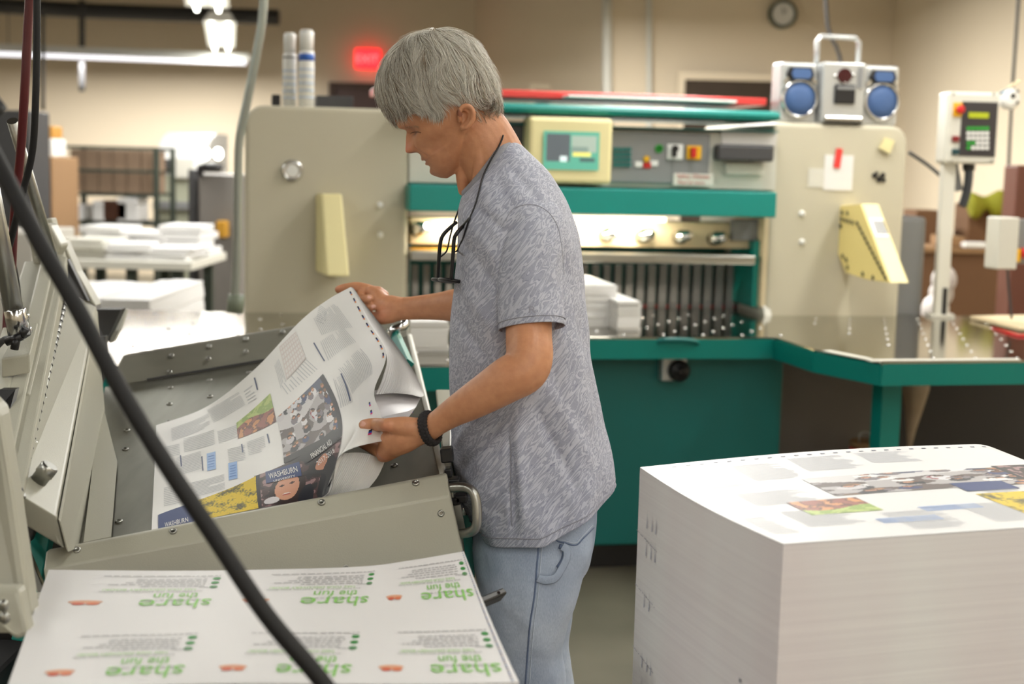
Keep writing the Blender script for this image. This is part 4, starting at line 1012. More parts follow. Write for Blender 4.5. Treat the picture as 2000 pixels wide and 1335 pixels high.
# ---------------------------------------------------------------- lifted printed sheet
US=[0,.25,.5,.72,.86,1]; VS=[0,.2,.4,.58,.78,1]
CP={ # v row: list over US of (px,py,Y)
0:[(296,1036,2.29),(408,1013,2.32),(520,990,2.35),(636,967,2.385),(667,886,2.37),(757,858,2.42)],
.2:[(298,990,2.42),(404,972,2.45),(516,940,2.47),(660,868,2.45),(700,832,2.46),(743,806,2.50)],
.4:[(300,948,2.55),(404,925,2.58),(515,885,2.60),(664,805,2.58),(704,782,2.60),(731,762,2.64)],
.58:[(302,910,2.66),(404,880,2.70),(512,833,2.72),(645,745,2.72),(702,708,2.73),(754,690,2.76)],
.78:[(303,868,2.80),(404,835,2.83),(508,776,2.85),(617,690,2.86),(672,645,2.87),(720,628,2.88)],
1:[(305,830,2.95),(405,793,2.97),(498,720,2.98),(585,628,2.99),(640,585,2.99),(685,560,3.00)]}
def _cp(i,p):
    q=PL(p[0],p[1],BP0+BNRM*.004,BNRM)
    if i<=1: return q
    r=V(*p)
    if i==2 and p[1]>980: r=q
    dd=(r-BP0).dot(BNRM)
    if dd<.010+.004*(i-2): q2=PL(p[0],p[1],BP0+BNRM*(.010+.004*(i-2)),BNRM); r=q2 if p[1]<975 else q
    return r
ROWS=[[_cp(i,p) for i,p in enumerate(CP[v])] for v in VS]
for v,r in zip(VS,ROWS): print('ROW',v,[(round(p.y,3),round((p-BP0).dot(BNRM),3)) for p in r])
def nonuni(xs,ps,x):
    i=0
    while i<len(xs)-2 and x>xs[i+1]: i+=1
    f=(x-xs[i])/(xs[i+1]-xs[i]); return catmull(ps,i+max(-.2,min(1.2,f)))
def S0(u,v): return nonuni(VS,[nonuni(US,r,u) for r in ROWS],v)
def nrm(u,v):
    e=.01; a=S0(min(u+e,1),v)-S0(max(u-e,0),v); b=S0(u,min(v+e,1))-S0(u,max(v-e,0)); n=a.cross(b).normalized()
    return n if n.dot(CAM-S0(u,v))>0 else -n
def S(u,v,eps=0):
    u=max(0,min(1,u)); v=max(0,min(1,v)); return S0(u,v)+(nrm(u,v)*eps if eps else Vector())
PS=thing('printed_sheet_stack','fanned stack of printed colour sheets being lifted from the tray by the man','paper stack',(V(500,950,2.6).x,2.6,V(500,1000,2.5).z))
mb=MB(); mb.grid(lambda u,v:S(u,v,0),60,60,lambda u,v:lin((236,235,234)))
mb.grid(lambda u,v:S(u,v,-.0009),60,60,lambda u,v:lin((228,227,228)))
rect,para=build_layout(S,mb,.0007)
rnd=random.Random(5)
# invert helper: find uv for a pixel
SAMP=[(i/60,j/60,S(i/60,j/60)) for i in range(61) for j in range(61)]
def proj(p):
    d=p-CAM; z=d.dot(FW); return (CX+FPX*d.dot(RT)/z, CY-FPX*d.dot(UP)/z)
SPX=[(u,v)+proj(p) for u,v,p in SAMP]
def uv(px,py):
    u,v,_,_=min(SPX,key=lambda q:(q[2]-px)**2+(q[3]-py)**2)
    for _ in range(6):
        e=.004; u1=min(max(u,0),1-e); v1=min(max(v,0),1-e)
        a=proj(S0(u1,v1)); b=proj(S0(u1+e,v1)); c=proj(S0(u1,v1+e))
        A=(b[0]-a[0])/e; B=(c[0]-a[0])/e; C=(b[1]-a[1])/e; D=(c[1]-a[1])/e; det=A*D-B*C
        if abs(det)<1e-6: break
        dx,dy=px-a[0],py-a[1]; u=u1+(D*dx-B*dy)/det; v=v1+(-C*dx+A*dy)/det
        u=min(max(u,0),1); v=min(max(v,0),1)
    return u,v
def quad(c4,n1,n2,colfn,eps=.0007):   # c4: sheet uv corners p00,p10,p11,p01
    (a,b,c,d)=c4
    def f(s,t):
        u=(a[0]*(1-s)+b[0]*s)*(1-t)+(d[0]*(1-s)+c[0]*s)*t; v=(a[1]*(1-s)+b[1]*s)*(1-t)+(d[1]*(1-s)+c[1]*s)*t
        return S(u,v,eps)
    mb.grid(f,n1,n2,colfn if callable(colfn) else (lambda u,v:colfn)); return f
def pq(*px): return [uv(*p) for p in px]
# photographs
quad(pq((541,815),(555,905),(668,852),(631,730)),90,80,lambda s,t:classroom(1-t if False else s,t),.0008)
quad(pq((555,905),(632,970),(668,856),(600,884)),2,2,lin((22,20,26)),.0011)
quad(pq((502,995),(640,968),(668,853),(497,930)),110,80,portrait,.0009)
quad(pq((388,1018),(505,994),(500,930),(384,978)),70,50,yellow,.0010)
quad(pq((309,1034),(380,1020),(376,982),(309,1006)),8,4,NAVY,.0010)
quad(pq((520,945),(590,930),(585,902),(519,922)),10,6,NAVY,.0014)
quad(pq((600,905),(660,862),(650,840),(578,898)),16,10,lin((20,18,24)),.0014)
quad(pq((465,857),(540,823),(528,768),(462,826)),60,50,blot,.0008)
def textq(body,c4,col,eps=.0016,pad=0):
    (a,b,c,d)=c4; vs,fs=text_mesh(body,1); xs=[p[0] for p in vs]; ys=[p[1] for p in vs]; x0,x1,y0,y1=min(xs),max(xs),min(ys),max(ys)
    out=[]
    for x,y in vs:
        s=(x-x0)/(x1-x0); t=(y-y0)/(y1-y0)
        u=(a[0]*(1-s)+b[0]*s)*(1-t)+(d[0]*(1-s)+c[0]*s)*t; v=(a[1]*(1-s)+b[1]*s)*(1-t)+(d[1]*(1-s)+c[1]*s)*t
        out.append(S(u,v,eps))
    mb.add(out,fs,False,[col]*len(fs))
WHT=lin((240,240,240))
textq('WASHBURN',pq((527,937),(583,922),(580,911),(525,926)),WHT,.002)
textq('UNIVERSITY',pq((536,943),(578,932),(577,928),(535,939)),WHT,.002)
textq('WASHBURN',pq((322,1031),(368,1020),(367,1011),(322,1022)),WHT,.0018)
textq('FINANCIAL AID',pq((611,897),(650,868),(646,858),(607,888)),WHT,.0018)
textq('2017-2018',pq((622,910),(655,884),(652,876),(618,903)),WHT,.0018)
# text blocks: corners in picture order start-of-line edge a-b, stacking along a->d
def block(c4,n,col=FAINT,w=.28,title=None):
    (a,b,c,d)=pq(*c4); n=int(n*1.4)
    for i in range(n):
        t=(i+.5)/n; h=w/n/2; L_=1 if rnd.random()>.2 else .55+.4*rnd.random()
        def pt(s,t): return ((a[0]*(1-s)+b[0]*s)*(1-t)+(d[0]*(1-s)+c[0]*s)*t,(a[1]*(1-s)+b[1]*s)*(1-t)+(d[1]*(1-s)+c[1]*s)*t)
        quad([pt(0,t-h),pt(L_,t-h),pt(L_,t+h),pt(0,t+h)],8,1,col,.0007)
T2=lin((192,194,198))
block([(628,655),(612,622),(655,592),(690,640)],14,T2)
block([(618,628),(636,636),(640,606),(622,590)],7,FAINT)
block([(640,705),(625,668),(672,640),(697,668)],13,T2)
block([(688,770),(660,722),(705,680),(728,730)],14,T2)
block([(664,798),(650,740),(668,733),(690,785)],6,T2); 
block([(560,772),(548,755),(600,700),(622,720)],9,T2); block([(536,715),(548,760),(560,745),(545,700)],4,FAINT)
# table of figures
def tablefn(s,t):
    return lin((214,204,202)) if (int(s*22)%3==0 or int(t*26)%3==0) else lin((228,226,225))
quad(pq((560,742),(546,678),(578,648),(598,700)),22,26,tablefn,.0011)
for (x0,y0,x1,y1,x2,y2,x3,y3,n) in ((336,862,410,832,408,806,334,836,7),(418,826,480,790,466,765,404,800,8),(486,790,502,780,492,750,476,762,4),(312,898,352,888,350,866,312,874,5),(360,884,420,868,418,838,358,856,7),(428,866,470,852,466,828,424,842,6),(345,930,395,915,392,880,344,894,9),(448,905,480,898,478,868,444,876,7),(360,975,440,955,438,925,358,945,8),(320,990,370,978,368,940,320,952,8),(380,1000,470,960,468,945,378,985,4),(486,890,520,880,516,850,482,862,7)):
    block([(x0,y0),(x1,y1),(x2,y2),(x3,y3)],n,T2,.3)
for (a,b,c,d) in ((406,920,420,886),(448,938,462,905)):
    f=pq((a-1,b),(a+16,b-4),(a+15,d-4),(a-2,d)); quad(f,3,3,LB,.0009)
    f2=f
    for i in range(5):
        y=d+5+(b-d-8)*i/5; quad(pq((a+1,y+2),(a+13,y-1),(a+13,y-2.4),(a+1,y+.6)),2,1,lin((110,146,206)),.0013)
for (x0,y0,x1,y1) in ((497,738,503,762),(522,848,526,866),(613,670,634,706),(666,730,684,784),(352,890,354,912),(394,892,396,920),(472,868,474,884)):
    quad(pq((x0-.8,y0),(x1-.8,y1),(x1+1.6,y1-1),(x0+1.6,y0-1)),5,1,lin((70,84,120)),.001)
# colour bar dashes
bar=[(679,570),(702,620),(724,660),(736,684),(743,706)]
cols=[(30,60,150),(226,70,130),(240,214,60),(26,26,40),(60,150,210)]
for i in range(9):
    t=i/8.5; v0=1-.035-t*.40; 
    for j,(dv,c) in enumerate(((0,(28,30,50)),(.010,(30,60,140)),(.017,(236,150,80)))):
        rect(.972,v0-dv-.010,.982,v0-dv,lin(c),1,2)
for i in range(4):
    v0=.34-i*.075
    for dv,c in ((0,(28,30,50)),(.012,(30,80,190)),(.024,(226,60,120))): rect(.93,v0-dv-.012,.942,v0-dv,lin(c),1,2)
mb.build('top_sheet','print',PS)
# fan at the right: sheet edges bulging to the right
def poly3(pts): return [V(*p) for p in pts]
e0=poly3([(685,560,3.0),(719,627,2.885),(754,690,2.765),(748,735,2.69),(733,770,2.64)])
e1=poly3([(692,574,3.03),(750,642,2.98),(806,722,2.95),(827,766,2.88),(822,775,2.8)])
e2=poly3([(700,680,2.98),(740,720,2.9),(790,775,2.82),(802,800,2.76),(806,806,2.72)])
def along(p,s): return catmull(p,s*(len(p)-1))
mb=MB(); NL=60
def fan(s,t):
    k=int(min(t,.9999)*NL); f=t*NL-k
    a=along(e0,s); b=along(e1,s)
    tt=t**.8; q=a.lerp(b,tt)+Vector((0,.03*math.sin(PI*tt),0))
    return q+Vector((.0008,-.0025,.0))*(1 if k%2 else -1)*math.sin(PI*f)
mb.m=0
mb.grid(fan,40,NL*4)
mb.build('lifted_sheet_edges','paper',PS,kind='stuff')
mb=MB()  # lowest lifted sheet curving to its near edge
low0=e1; low1=poly3([(700,640,3.02),(730,700,2.9),(748,770,2.75),(748,808,2.62),(748,812,2.6)])
n1=poly3([(827,766,2.88),(812,795,2.76),(795,802,2.7),(770,808,2.65),(746,812,2.6)])
mb.grid(lambda s,t: V(733,770,2.66).lerp(along([V(733,770,2.66)]*1+[],0),0) if False else (along(poly3([(827,766,2.88),(790,760,2.84),(760,758,2.78),(731,762,2.68)]),s)*(1-t)+along(poly3([(812,795,2.76),(795,803,2.71),(770,808,2.66),(738,816,2.62)]),s)*t), 20,8,lambda a,b:lin((226,222,224)))
mb.grid(lambda s,t: (along(poly3([(812,795,2.755),(795,803,2.705),(770,808,2.655),(738,816,2.615)]),s)*(1-t)+along(poly3([(800,812,2.70),(790,822,2.66),(768,830,2.62),(735,850,2.58)]),s)*t), 20,8,lambda a,b:lin((226,222,224)))
for i in range(6):
    for j,c in enumerate(((24,24,34),(30,70,170),(220,70,90))):
        s=.05+i*.16+j*.035
        if s>.97: continue
        p=[along(poly3([(810,799,2.75),(793,805,2.70),(768,811,2.65),(738,819,2.61)]),x) for x in (s,s+.035)]
        q=[x+Vector((0,-.004,-.004)) for x in p]; mb.add([p[0],p[1],q[1]-Vector((0,0,.001)),q[0]-Vector((0,0,.001))],[(0,1,2,3)],False,[lin(c)])
mb.build('lowest_lifted_sheet','print',PS)
# fan at the near side under the hand
g0=poly3([(668,886,2.40),(650,922,2.39),(638,950,2.385),(630,975,2.38)])
g1=poly3([(752,900,2.47),(738,930,2.45),(718,955,2.43),(700,972,2.42)])
g0=poly3([(668,886,2.385),(652,918,2.375),(640,948,2.37),(632,975,2.37)])
mb=MB(); NG=22
def fan2(s,t):
    k=int(min(t,.9999)*NG); f=t*NG-k; tt=t
    q=along(g0,s).lerp(along(g1,s),tt)+Vector((0,.03,.012))*math.sin(PI*tt)*(.4)
    return q+Vector((.001,.006*(1-t*.75),0))*math.sin(PI*f)*(1 if k<14 else .2)
mb.grid(fan2,30,NG*5); mb.build('pressed_sheet_edges','paper',PS,kind='stuff')
# body of the pile resting on the bed beneath the top sheet
mb=MB(); 
def under(u,v,d): 
    p=S(u*.62,v,0); q=bed(0,0); 
    z=q.z+((p-q)-nz*((p-q).dot(nz))).z if False else 0
    dist=(p-q).dot(nz)
    return p-nz*max(.0015,dist*d)
mb.grid(lambda u,v:under(u,v,.02),12,12)
mb.build('lower_sheets','paper',PS,kind='stuff')
# ---------------------------------------------------------------- near stack bottom left
z0=.885
fe=[Z(95,1112,.885),Z(330,1114,.885),Z(500,1112,.885),Z(700,1106,.888),Z(800,1094,.893),Z(906,1076,.905)]
L1=Z(16,1335,.885); R1=Z(1024,1338,.89)
dL=(L1-fe[0]); dR=(R1-fe[-1]); LEN=.50
tl=fe[0]+dL.normalized()*LEN; tr=fe[-1]+dR.normalized()*LEN
def SB(u,v,eps=0):   # u left->right, v 0 far ->1 near
    a=along(fe,u); b=tl.lerp(tr,u); b.z=.885+.004*math.sin(u*5)
    p=a.lerp(b,v); p.z=a.z*(1-v)**2+b.z*(1-(1-v)**2); p.z+=eps; return p
BS=thing('printed_card_stack','near stack of white sheets printed upside down with green share the fun cards','paper stack',(SB(.5,.5).x,SB(.5,.5).y,0))
mb=MB(); mb.grid(lambda u,v:SB(u,v),80,40,lambda a,b:lin((224,222,223)))
def rot_text(body,u,v,h,wid,col):  # rotated 180: reads from the far side. u = picture-right start, v baseline far
    vs,fs=text_mesh(body,1); xs=[p[0] for p in vs]; ys=[p[1] for p in vs]; x0,x1=min(xs),max(xs); y0,y1=0,max(ys)
    mb.add([SB(u-wid*(x-x0)/(x1-x0), v+h*(y-y0)/(y1-y0),.0011) for x,y in vs],fs,False,[col]*len(fs))
G1=lin((136,198,100)); G2=lin((60,140,70)); GY=lin((170,170,172)); LG=lin((160,205,130))
def linev(u0,u1,v,h,c):
    x=u0; 
    while x<u1-.004:
        w=.006+rnd.random()*.012; mb.grid(lambda a,b:SB(min(x+w*a,u1),v+h*b,.0011),2,1,lambda a,b:c); x+=w+.0035
for col_,ur in enumerate((.325,.655,.975)):
    for row,v0 in enumerate((-.02,.54)):
        o=v0; s=col_*.0
        for (dv,u0,u1) in ((.085,.22,.0),(.12,.17,.03),(.138,.17,.03),(.156,.185,.03),(.176,.21,.03),(.196,.16,.03),(.335,.14,.02)):
            if o+dv<.01: continue
            linev(ur-u0,ur-u1,o+dv,.006,GY)
        rot_text("it's easy",ur-.002,o+.205,.018,.04,GY)
        for k in range(3):
            du=.010; c0=SB(ur-.008,o+.10+.042*k,.0007)
            pts=[SB(ur-.008+du*math.cos(a_),o+.115+.045*k+.014*math.sin(a_),.0007) for a_ in [2*PI*q/10 for q in range(10)]]
            mb.add(pts,[tuple(range(10))],False,[G2])
        rot_text('TAKE YOUR DISCOVERY BOOK!',ur-.045,o+.222,.020,.17,LG)
        rot_text('and help share the stories you love',ur-.03,o+.245,.016,.19,GY)
        rot_text('the fun',ur-.035,o+.27,.055,.095,G1)
        rot_text('share',ur-.0,o+.33,.085,.15,G1)
        lg=[(ur-.235,o+.345,.028,.016,(214,160,130)),(ur-.222,o+.362,.011,.012,(216,120,84)),(ur-.245,o+.362,.011,.012,(206,96,70))]
        for (uu,vv,ru,rv,cc) in lg:
            pts=[SB(uu+ru*math.cos(a_),vv+rv*math.sin(a_),.0006+.0002*(ru<.02)) for a_ in [2*PI*q/14 for q in range(14)]]
            mb.add(pts,[tuple(range(14))],False,[lin(cc)])
for i in range(60):
    v=i/60; c=[(70,74,120),(130,120,130),(60,100,150)][i%3]
    mb.grid(lambda a,b:SB(.9855+.005*a,v+.008*b,.0011),1,1,lambda a,b:lin(c))
mb.build('top_sheet','print',BS)
def stackside(name,par,loop,zb,mat='paper_side',n=24):
    mb=MB(); k=len(loop); rings=[]
    for i in range(n+1):
        t=i/n; rings.append([Vector((p.x,p.y,(p.z-.0008)*(1-t)+zb*t)) for p in loop])
    mb.loft(rings,False,False); return mb.build(name,mat,par)
def papside():
    m,nt,b=newmat('stacked_paper_edges'); N=nt.nodes; L=nt.links; tc=N.new('ShaderNodeTexCoord'); mp_=N.new('ShaderNodeMapping'); mp_.inputs['Scale'].default_value=(.5,.5,90)
    nz_=N.new('ShaderNodeTexNoise'); nz_.inputs['Scale'].default_value=2.5; nz_.inputs['Detail'].default_value=4
    L.new(tc.outputs['Object'],mp_.inputs[0]); L.new(mp_.outputs[0],nz_.inputs['Vector'])
    r=N.new('ShaderNodeValToRGB'); r.color_ramp.elements[0].position=.25; r.color_ramp.elements[1].position=.7; r.color_ramp.elements[0].color=lin((224,223,226)); r.color_ramp.elements[1].color=lin((232,232,234))
    L.new(nz_.outputs[0],r.inputs[0])
    n2=N.new('ShaderNodeTexNoise'); n2.inputs['Scale'].default_value=5; m2=N.new('ShaderNodeMapping'); m2.inputs['Scale'].default_value=(1,1,.25); L.new(tc.outputs['Object'],m2.inputs[0]); L.new(m2.outputs[0],n2.inputs['Vector'])
    r2=N.new('ShaderNodeValToRGB'); r2.color_ramp.elements[0].position=.4; r2.color_ramp.elements[1].position=.7; r2.color_ramp.elements[0].color=(1,1,1,1); r2.color_ramp.elements[1].color=lin((250,244,246))
    L.new(n2.outputs[0],r2.inputs[0]); mx=N.new('ShaderNodeMix'); mx.data_type='RGBA'; mx.blend_type='MULTIPLY'; mx.inputs[0].default_value=1
    L.new(r.outputs[0],mx.inputs[6]); L.new(r2.outputs[0],mx.inputs[7]); L.new(mx.outputs[2],b.inputs['Base Color']); b.inputs['Roughness'].default_value=.7
    bp=N.new('ShaderNodeBump'); bp.inputs['Strength'].default_value=.25; bp.inputs['Distance'].default_value=.001; L.new(nz_.outputs[0],bp.inputs['Height']); L.new(bp.outputs[0],b.inputs['Normal'])
    return m
M['paper_side']=papside()
loop=[SB(u/20,0) for u in range(21)]+[SB(1,v/6) for v in range(1,7)]+[SB(1-u/20,1) for u in range(1,21)]+[SB(0,1-v/6) for v in range(1,6)]
stackside('sheet_block',BS,loop,.16)
c0=SB(.5,.5); mb=MB(); mb.box(SB(0,.5).x+.02,SB(1,.5).x-.02,SB(.5,1).y+.02,SB(.5,0).y-.04,0,.16); mb.build('lift_platform','darkgrey',label='low dark platform under the near card stack',cat='platform',bevel=.005)
p=V(965,1167,2.18); cl=thing('black_clip','small black plastic clip standing out from the right edge of the near card stack','clip',p)
mb=MB(); mb.beam(V(932,1180,2.13),V(980,1160,2.19),.022,.012,(0,1,.4)); mb.build('clip_body','black',cl,bevel=.003)
mb=MB(); mb.beam(V(944,1170,2.155),V(976,1157,2.17),.005,.004,(0,1,.4)); mb.build('clip_ridge',pm('gloss_black',(30,30,34),.15),cl)
# ---------------------------------------------------------------- big stack at the right
zr=1.02
A=Z(1250,912,zr); Bc=Z(1530,1062,zr); D=Z(1948,866,zr+.012)
ea=(Bc-A); eb=(D-A); eb.z=0; Cc=Bc+eb
def SR(u,v,eps=0): # u along colour-bar edge (left->right), v 0 far ->1 near
    p=A+eb*u+ea*v; p.z=zr+.016*math.sin(PI*min(u*1.0,1))*(1-v)*.5 + .012*u*(1-v) - .010*max(0,(u-.93)/.07)**2
    p.z+= -.004*math.sin(PI*v)+eps
    bul=math.sin(PI*v)*.006; p=p-eb.normalized()*(bul if u<.01 else 0)
    return p
BR=thing('printed_sheet_pile','tall pile of printed sheets in the right foreground with photos on its top sheet','paper stack',((A+Cc)/2).to_tuple()[:2]+(0,))
mb=MB(); mb.grid(lambda u,v:SR(u,v),60,30,lambda a,b:lin((224,223,224)))
RS=[(i/80,j/80)+proj(SR(i/80,j/80)) for i in range(81) for j in range(81)]
def g2(u0,v0,u1,v1,nu,nv,cf,eps=.0006): mb.grid(lambda a,b:SR(u0+(u1-u0)*a,v0+(v1-v0)*b,eps),nu,nv,cf if callable(cf) else (lambda a,b:cf))
# same job: bar edge u in 0..1 far; photos as bands
def pair(px,py):
    p=Z(px,py,zr)-A; det=eb.x*ea.y-eb.y*ea.x; return ((p.x*ea.y-p.y*ea.x)/det,(eb.x*p.y-eb.y*p.x)/det)
b0=pair(1565,940); b1=pair(1625,970)
g2(b0[0],b0[1],min(1,b0[0]+.52),b1[1],90,50,lambda s,t:classroom(.1+t*.75,s*.88))
g2(b0[0]+.52,b0[1]-.02,1,b1[1],80,50,lambda s,t:portrait(s,1-t))
b2=pair(1842,945); b3=pair(1920,960)
g2(b2[0],b2[1]+.03,min(1,b2[0]+.14),b1[1]+.05,3,3,NAVY,.001)
yp=pair(1905,967); g2(yp[0],yp[1],1,min(1,yp[1]+.42),60,40,yellow)
o1=pair(1535,980); o2=pair(1660,997); g2(o1[0],o1[1],o1[0]+.17,o1[1]+.16,50,30,blot)
for (x,y,w) in ((1780,1012,.13),(1860,990,.13)):
    q=pair(x,y); 
    for i in range(4): g2(q[0]-w*.6,q[1]-.02+.014*i,q[0]+w*.5,q[1]-.012+.014*i,2,1,lin((160,184,228)))
PF=lin((206,208,215))
for (u0,v0,u1,v1,n) in ((.06,.16,.17,.34,14),(.20,.10,.33,.3,14),(.10,.42,.26,.58,14),(.12,.66,.26,.85,12),(.36,.07,.52,.24,14),(.55,.06,.70,.2,12),(.32,.75,.46,.95,14),(.52,.72,.66,.93,14),(.66,.55,.78,.75,12),(.02,.7,.08,.9,8)):
    for i in range(n):
        v=v0+(v1-v0)*i/n; g2(u0,v,u0+(u1-u0)*(.7+.3*rnd.random()),v+(v1-v0)/n*.35,3,1,PF)
for i in range(26):
    u=.07+i*.036; g2(u,.035,u+.012,.043,1,1,lin((60,66,100)))
mb.build('top_sheet','print',BR)
loop=[SR(u/24,0) for u in range(25)]+[SR(1,v/10) for v in range(1,11)]+[SR(1-u/24,1) for u in range(1,25)]+[SR(0,1-v/10) for v in range(1,10)]
blk=stackside('sheet_block',BR,loop,.13,n=30)
# ink tick marks on the left side face
mb=MB()
fa=Vector((A.x,A.y,0)); fd=Vector((ea.x,ea.y,0)); fn=Vector((fd.y,-fd.x,0)).normalized(); fn=fn if fn.x<0 else -fn
def sidept(s,z,e=.0015): 
    p=fa+fd*s+fn*(e+math.sin(PI*s)*.0065); p.z=z; return p
def tick(s,z,w,h,c=(110,112,140)): mb.add([sidept(s,z),sidept(s+w,z),sidept(s+w,z+h),sidept(s,z+h)],[(0,1,2,3)],False,[lin(c)])
for zz in (.93,.885,.80,.70,.655,.56):
    for s in (.09,.135,.17):
        if rnd.random()<.85:
            for k in range(5): tick(s-.002*(1-k/5),zz+.006*k,.006*(1-k/6),.006,(150+16*k,152+16*k,176+10*k))
for zz in (.915,.825,.72,.62):
    for k in range(22):
        if k%2==0 or rnd.random()<.4: tick(.0+k*.009,zz-.0006*k+.001*rnd.random(),.006,.0018,(160,160,176))
tick(.80,.80,.012,.006,(150,150,160)); tick(.80,.66,.012,.005,(150,150,160)); tick(.8,.57,.01,.005,(160,160,170))
mb.build('edge_ink_marks','print',BR)
mb=MB(); q=sidept(.02,.64); mb.prism([q,q+Vector((-.012,-.003,-.006)),q+Vector((-.004,-.006,-.03))],fd*.05); mb.build('protruding_slip','paper',BR)
mb=MB(); 
for t in (0,.23,.46,.69,.92):
    mb.prism([Vector((p.x,p.y,.10)) for p in (A+eb*t,A+eb*(t+.08),Bc+eb*(t+.08),Bc+eb*t)],(0,0,.029))
for t in (0,.46,.92): mb.prism([Vector((p.x,p.y,0)) for p in (A+ea*t,A+ea*(t+.08),D+ea*(t+.08),D+ea*t)],(0,0,.10))
mb.build('pallet','beigewood',label='wooden pallet under the tall right foreground sheet pile',cat='pallet')
# ---------------------------------------------------------------- the man
YC=2.62
MAN=thing('person','man in grey patterned t-shirt and light jeans looking down, lifting printed sheets','person',(V(1020,700,YC).x,YC,0))
HS=.00094
HO=V(905,228,YC)
eF=Vector((-.839,0,-.545)); eU=Vector((-.545,0,.839)); eY=Vector((0,-1,0))   # eY points to the camera side
def HP(f,u,y): return HO+eF*(f*HS)+eU*(u*HS)+eY*(y*HS)
Us=[-84,-80,-74,-66,-58,-50,-42,-34,-28,-20,-10,0,12,24,34,42,52,63,78,95,112,128,140,148]
Fr=[ 88, 96,102,107,110,109,108,109,110,110,111,111,109,108,109,113,117,118,115,107, 94, 72, 44, 10]
Bk=[ 62, 48, 30, 12, -4,-14,-24,-34,-42,-52,-60,-66,-72,-77,-80,-82,-83,-84,-84,-82,-76,-62,-40, 0]
Wd=[  8, 18, 27, 36, 43, 49, 53, 57, 60, 63, 66, 69, 72, 74, 75, 75, 75, 75, 74, 71, 63, 50, 33, 6]
def interp(xs,ys,x): return lerpl(xs,ys,x)
def sm(xs,ys,x):
    return (interp(xs,ys,x-3)+interp(xs,ys,x)+interp(xs,ys,x+3))/3
def G(x,s): return math.exp(-(x/s)**2)
def headpoint(U,ph):
    fr=sm(Us,Fr,U); bk=sm(Us,Bk,U); w=sm(Us,Wd,U); c=fr*.40+bk*.60 if U>-30 else (fr+bk)/2
    co,si=math.cos(ph),math.sin(ph); n=2.35
    k=(abs(co)**n+abs(si)**n)**(-1/n)
    f=c+(fr-c if co>0 else c-bk)*co*k; y=w*si*k
    a=abs(y); 
    if co>0:
        # face taper so the muzzle is narrower than the cheeks
        N=interp([-14,-9,-5,0,5,12,20,30,38,46],[0,5,15,20.5,19.5,15.5,11,5.5,1.5,0],U)
        wn=interp([-12,-4,4,14,30,40],[15,16,14.5,10,8.5,9],U)
        f+=N*math.exp(-(a/wn)**2.6)
        f+=5.0*G(a-12.5,5.5)*G(U+3,7)            # wing of the nose
        f+=-13*G(a-31,16)*G(U-27,11)             # eye socket
        f+=7*G(a-30,18)*G(U-45,7)                # brow ridge
        f+=4.5*G(a-33,12)*G(U-27,8)              # closed eyelid bulge
        f+=-2.2*G(a-32,13)*G(U-20.5,2.4)         # lid line
        f+=-5*G(a,9)*G(U-36,7)                   # nasion
        f+=4.4*G(a,21)*G(U+28,4)+4.2*G(a,19)*G(U+39.5,4)-6*G(a,24)*G(U+33.5,2.2)  # lips
        f+=-4*G(a,20)*G(U+47,5)+3*G(a,16)*G(U+60,9)
        f+=-2.2*G(U+16,8)*G(a,6)
        d=(a-22)-(-(U+5)*.55)                    # nasolabial crease
        if -34<U<4: f-=4.6*G(d,3.4)*min(1,(4-U)/8,(U+34)/8); f+=3.0*G(d-9,7)*min(1,(4-U)/8,(U+34)/8)
        d2=(a-46)-(-(U+20)*.35)
        if -52<U<-8: f-=3.2*G(d2,4.5)*min(1,(-8-U)/8,(U+52)/8)
        f+=3*G(a-52,14)*G(U-8,12)                # cheekbone
    y2=y
    if co>-.2 : 
        s=1 if y>0 else -1
        y2+=s*(3.5*G(U-6,14)*G(f-60,28) -7*G(U+22,18)*G(f-66,22) +3.5*G(U+46,12)*G(f-28,16) -2.5*G(U-40,16)*G(f-86,18))
    return HP(f,U,y2)
def head_mb(mb):
    secs=[]; nU=120
    for i in range(nU+1):
        U=Us[0]+(Us[-1]-Us[0])*i/nU
        secs.append([headpoint(U,2*PI*j/200) for j in range(200)])
    mb.loft(secs)
def chain(mb,pts,flat=None,n=20,k=5):
    P=[V(*p[:3]) for p in pts]; R=[p[3] for p in pts]
    sp=smooth_path(P,k); rr=[]
    for i in range(len(sp)):
        t=i/k; rr.append(catmull([Vector((r,0,0)) for r in R],min(t,len(R)-1.0001)).x)
    # rounded ends
    a=(sp[0]-sp[1]).normalized(); b=(sp[-1]-sp[-2]).normalized()
    pre=[sp[0]+a*rr[0]*math.sin(x) for x in (1.45,1.1,.6)]; pr=[rr[0]*math.cos(x) for x in (1.45,1.1,.6)]
    post=[sp[-1]+b*rr[-1]*math.sin(x) for x in (.6,1.1,1.45)]; po=[rr[-1]*math.cos(x) for x in (.6,1.1,1.45)]
    mb.tube(pre+sp+post,pr+rr+po,n,flat=flat)
mb=MB(); head_mb(mb)
# neck
chain(mb,[(982,350,YC,.060),(966,320,YC,.0605),(950,290,YC,.0600),(934,262,YC,.058),(912,236,YC,.052)],n=28)
chain(mb,[(905,372,YC-.012,.010),(903,345,YC-.012,.012),(905,322,YC-.01,.014)],n=12)
chain(mb,[(930,392,YC-.03,.012),(935,350,YC-.046,.013),(938,310,YC-.0475,.013),(936,280,YC-.044,.012),(932,262,YC-.036,.010)],n=12)   # neck tendon
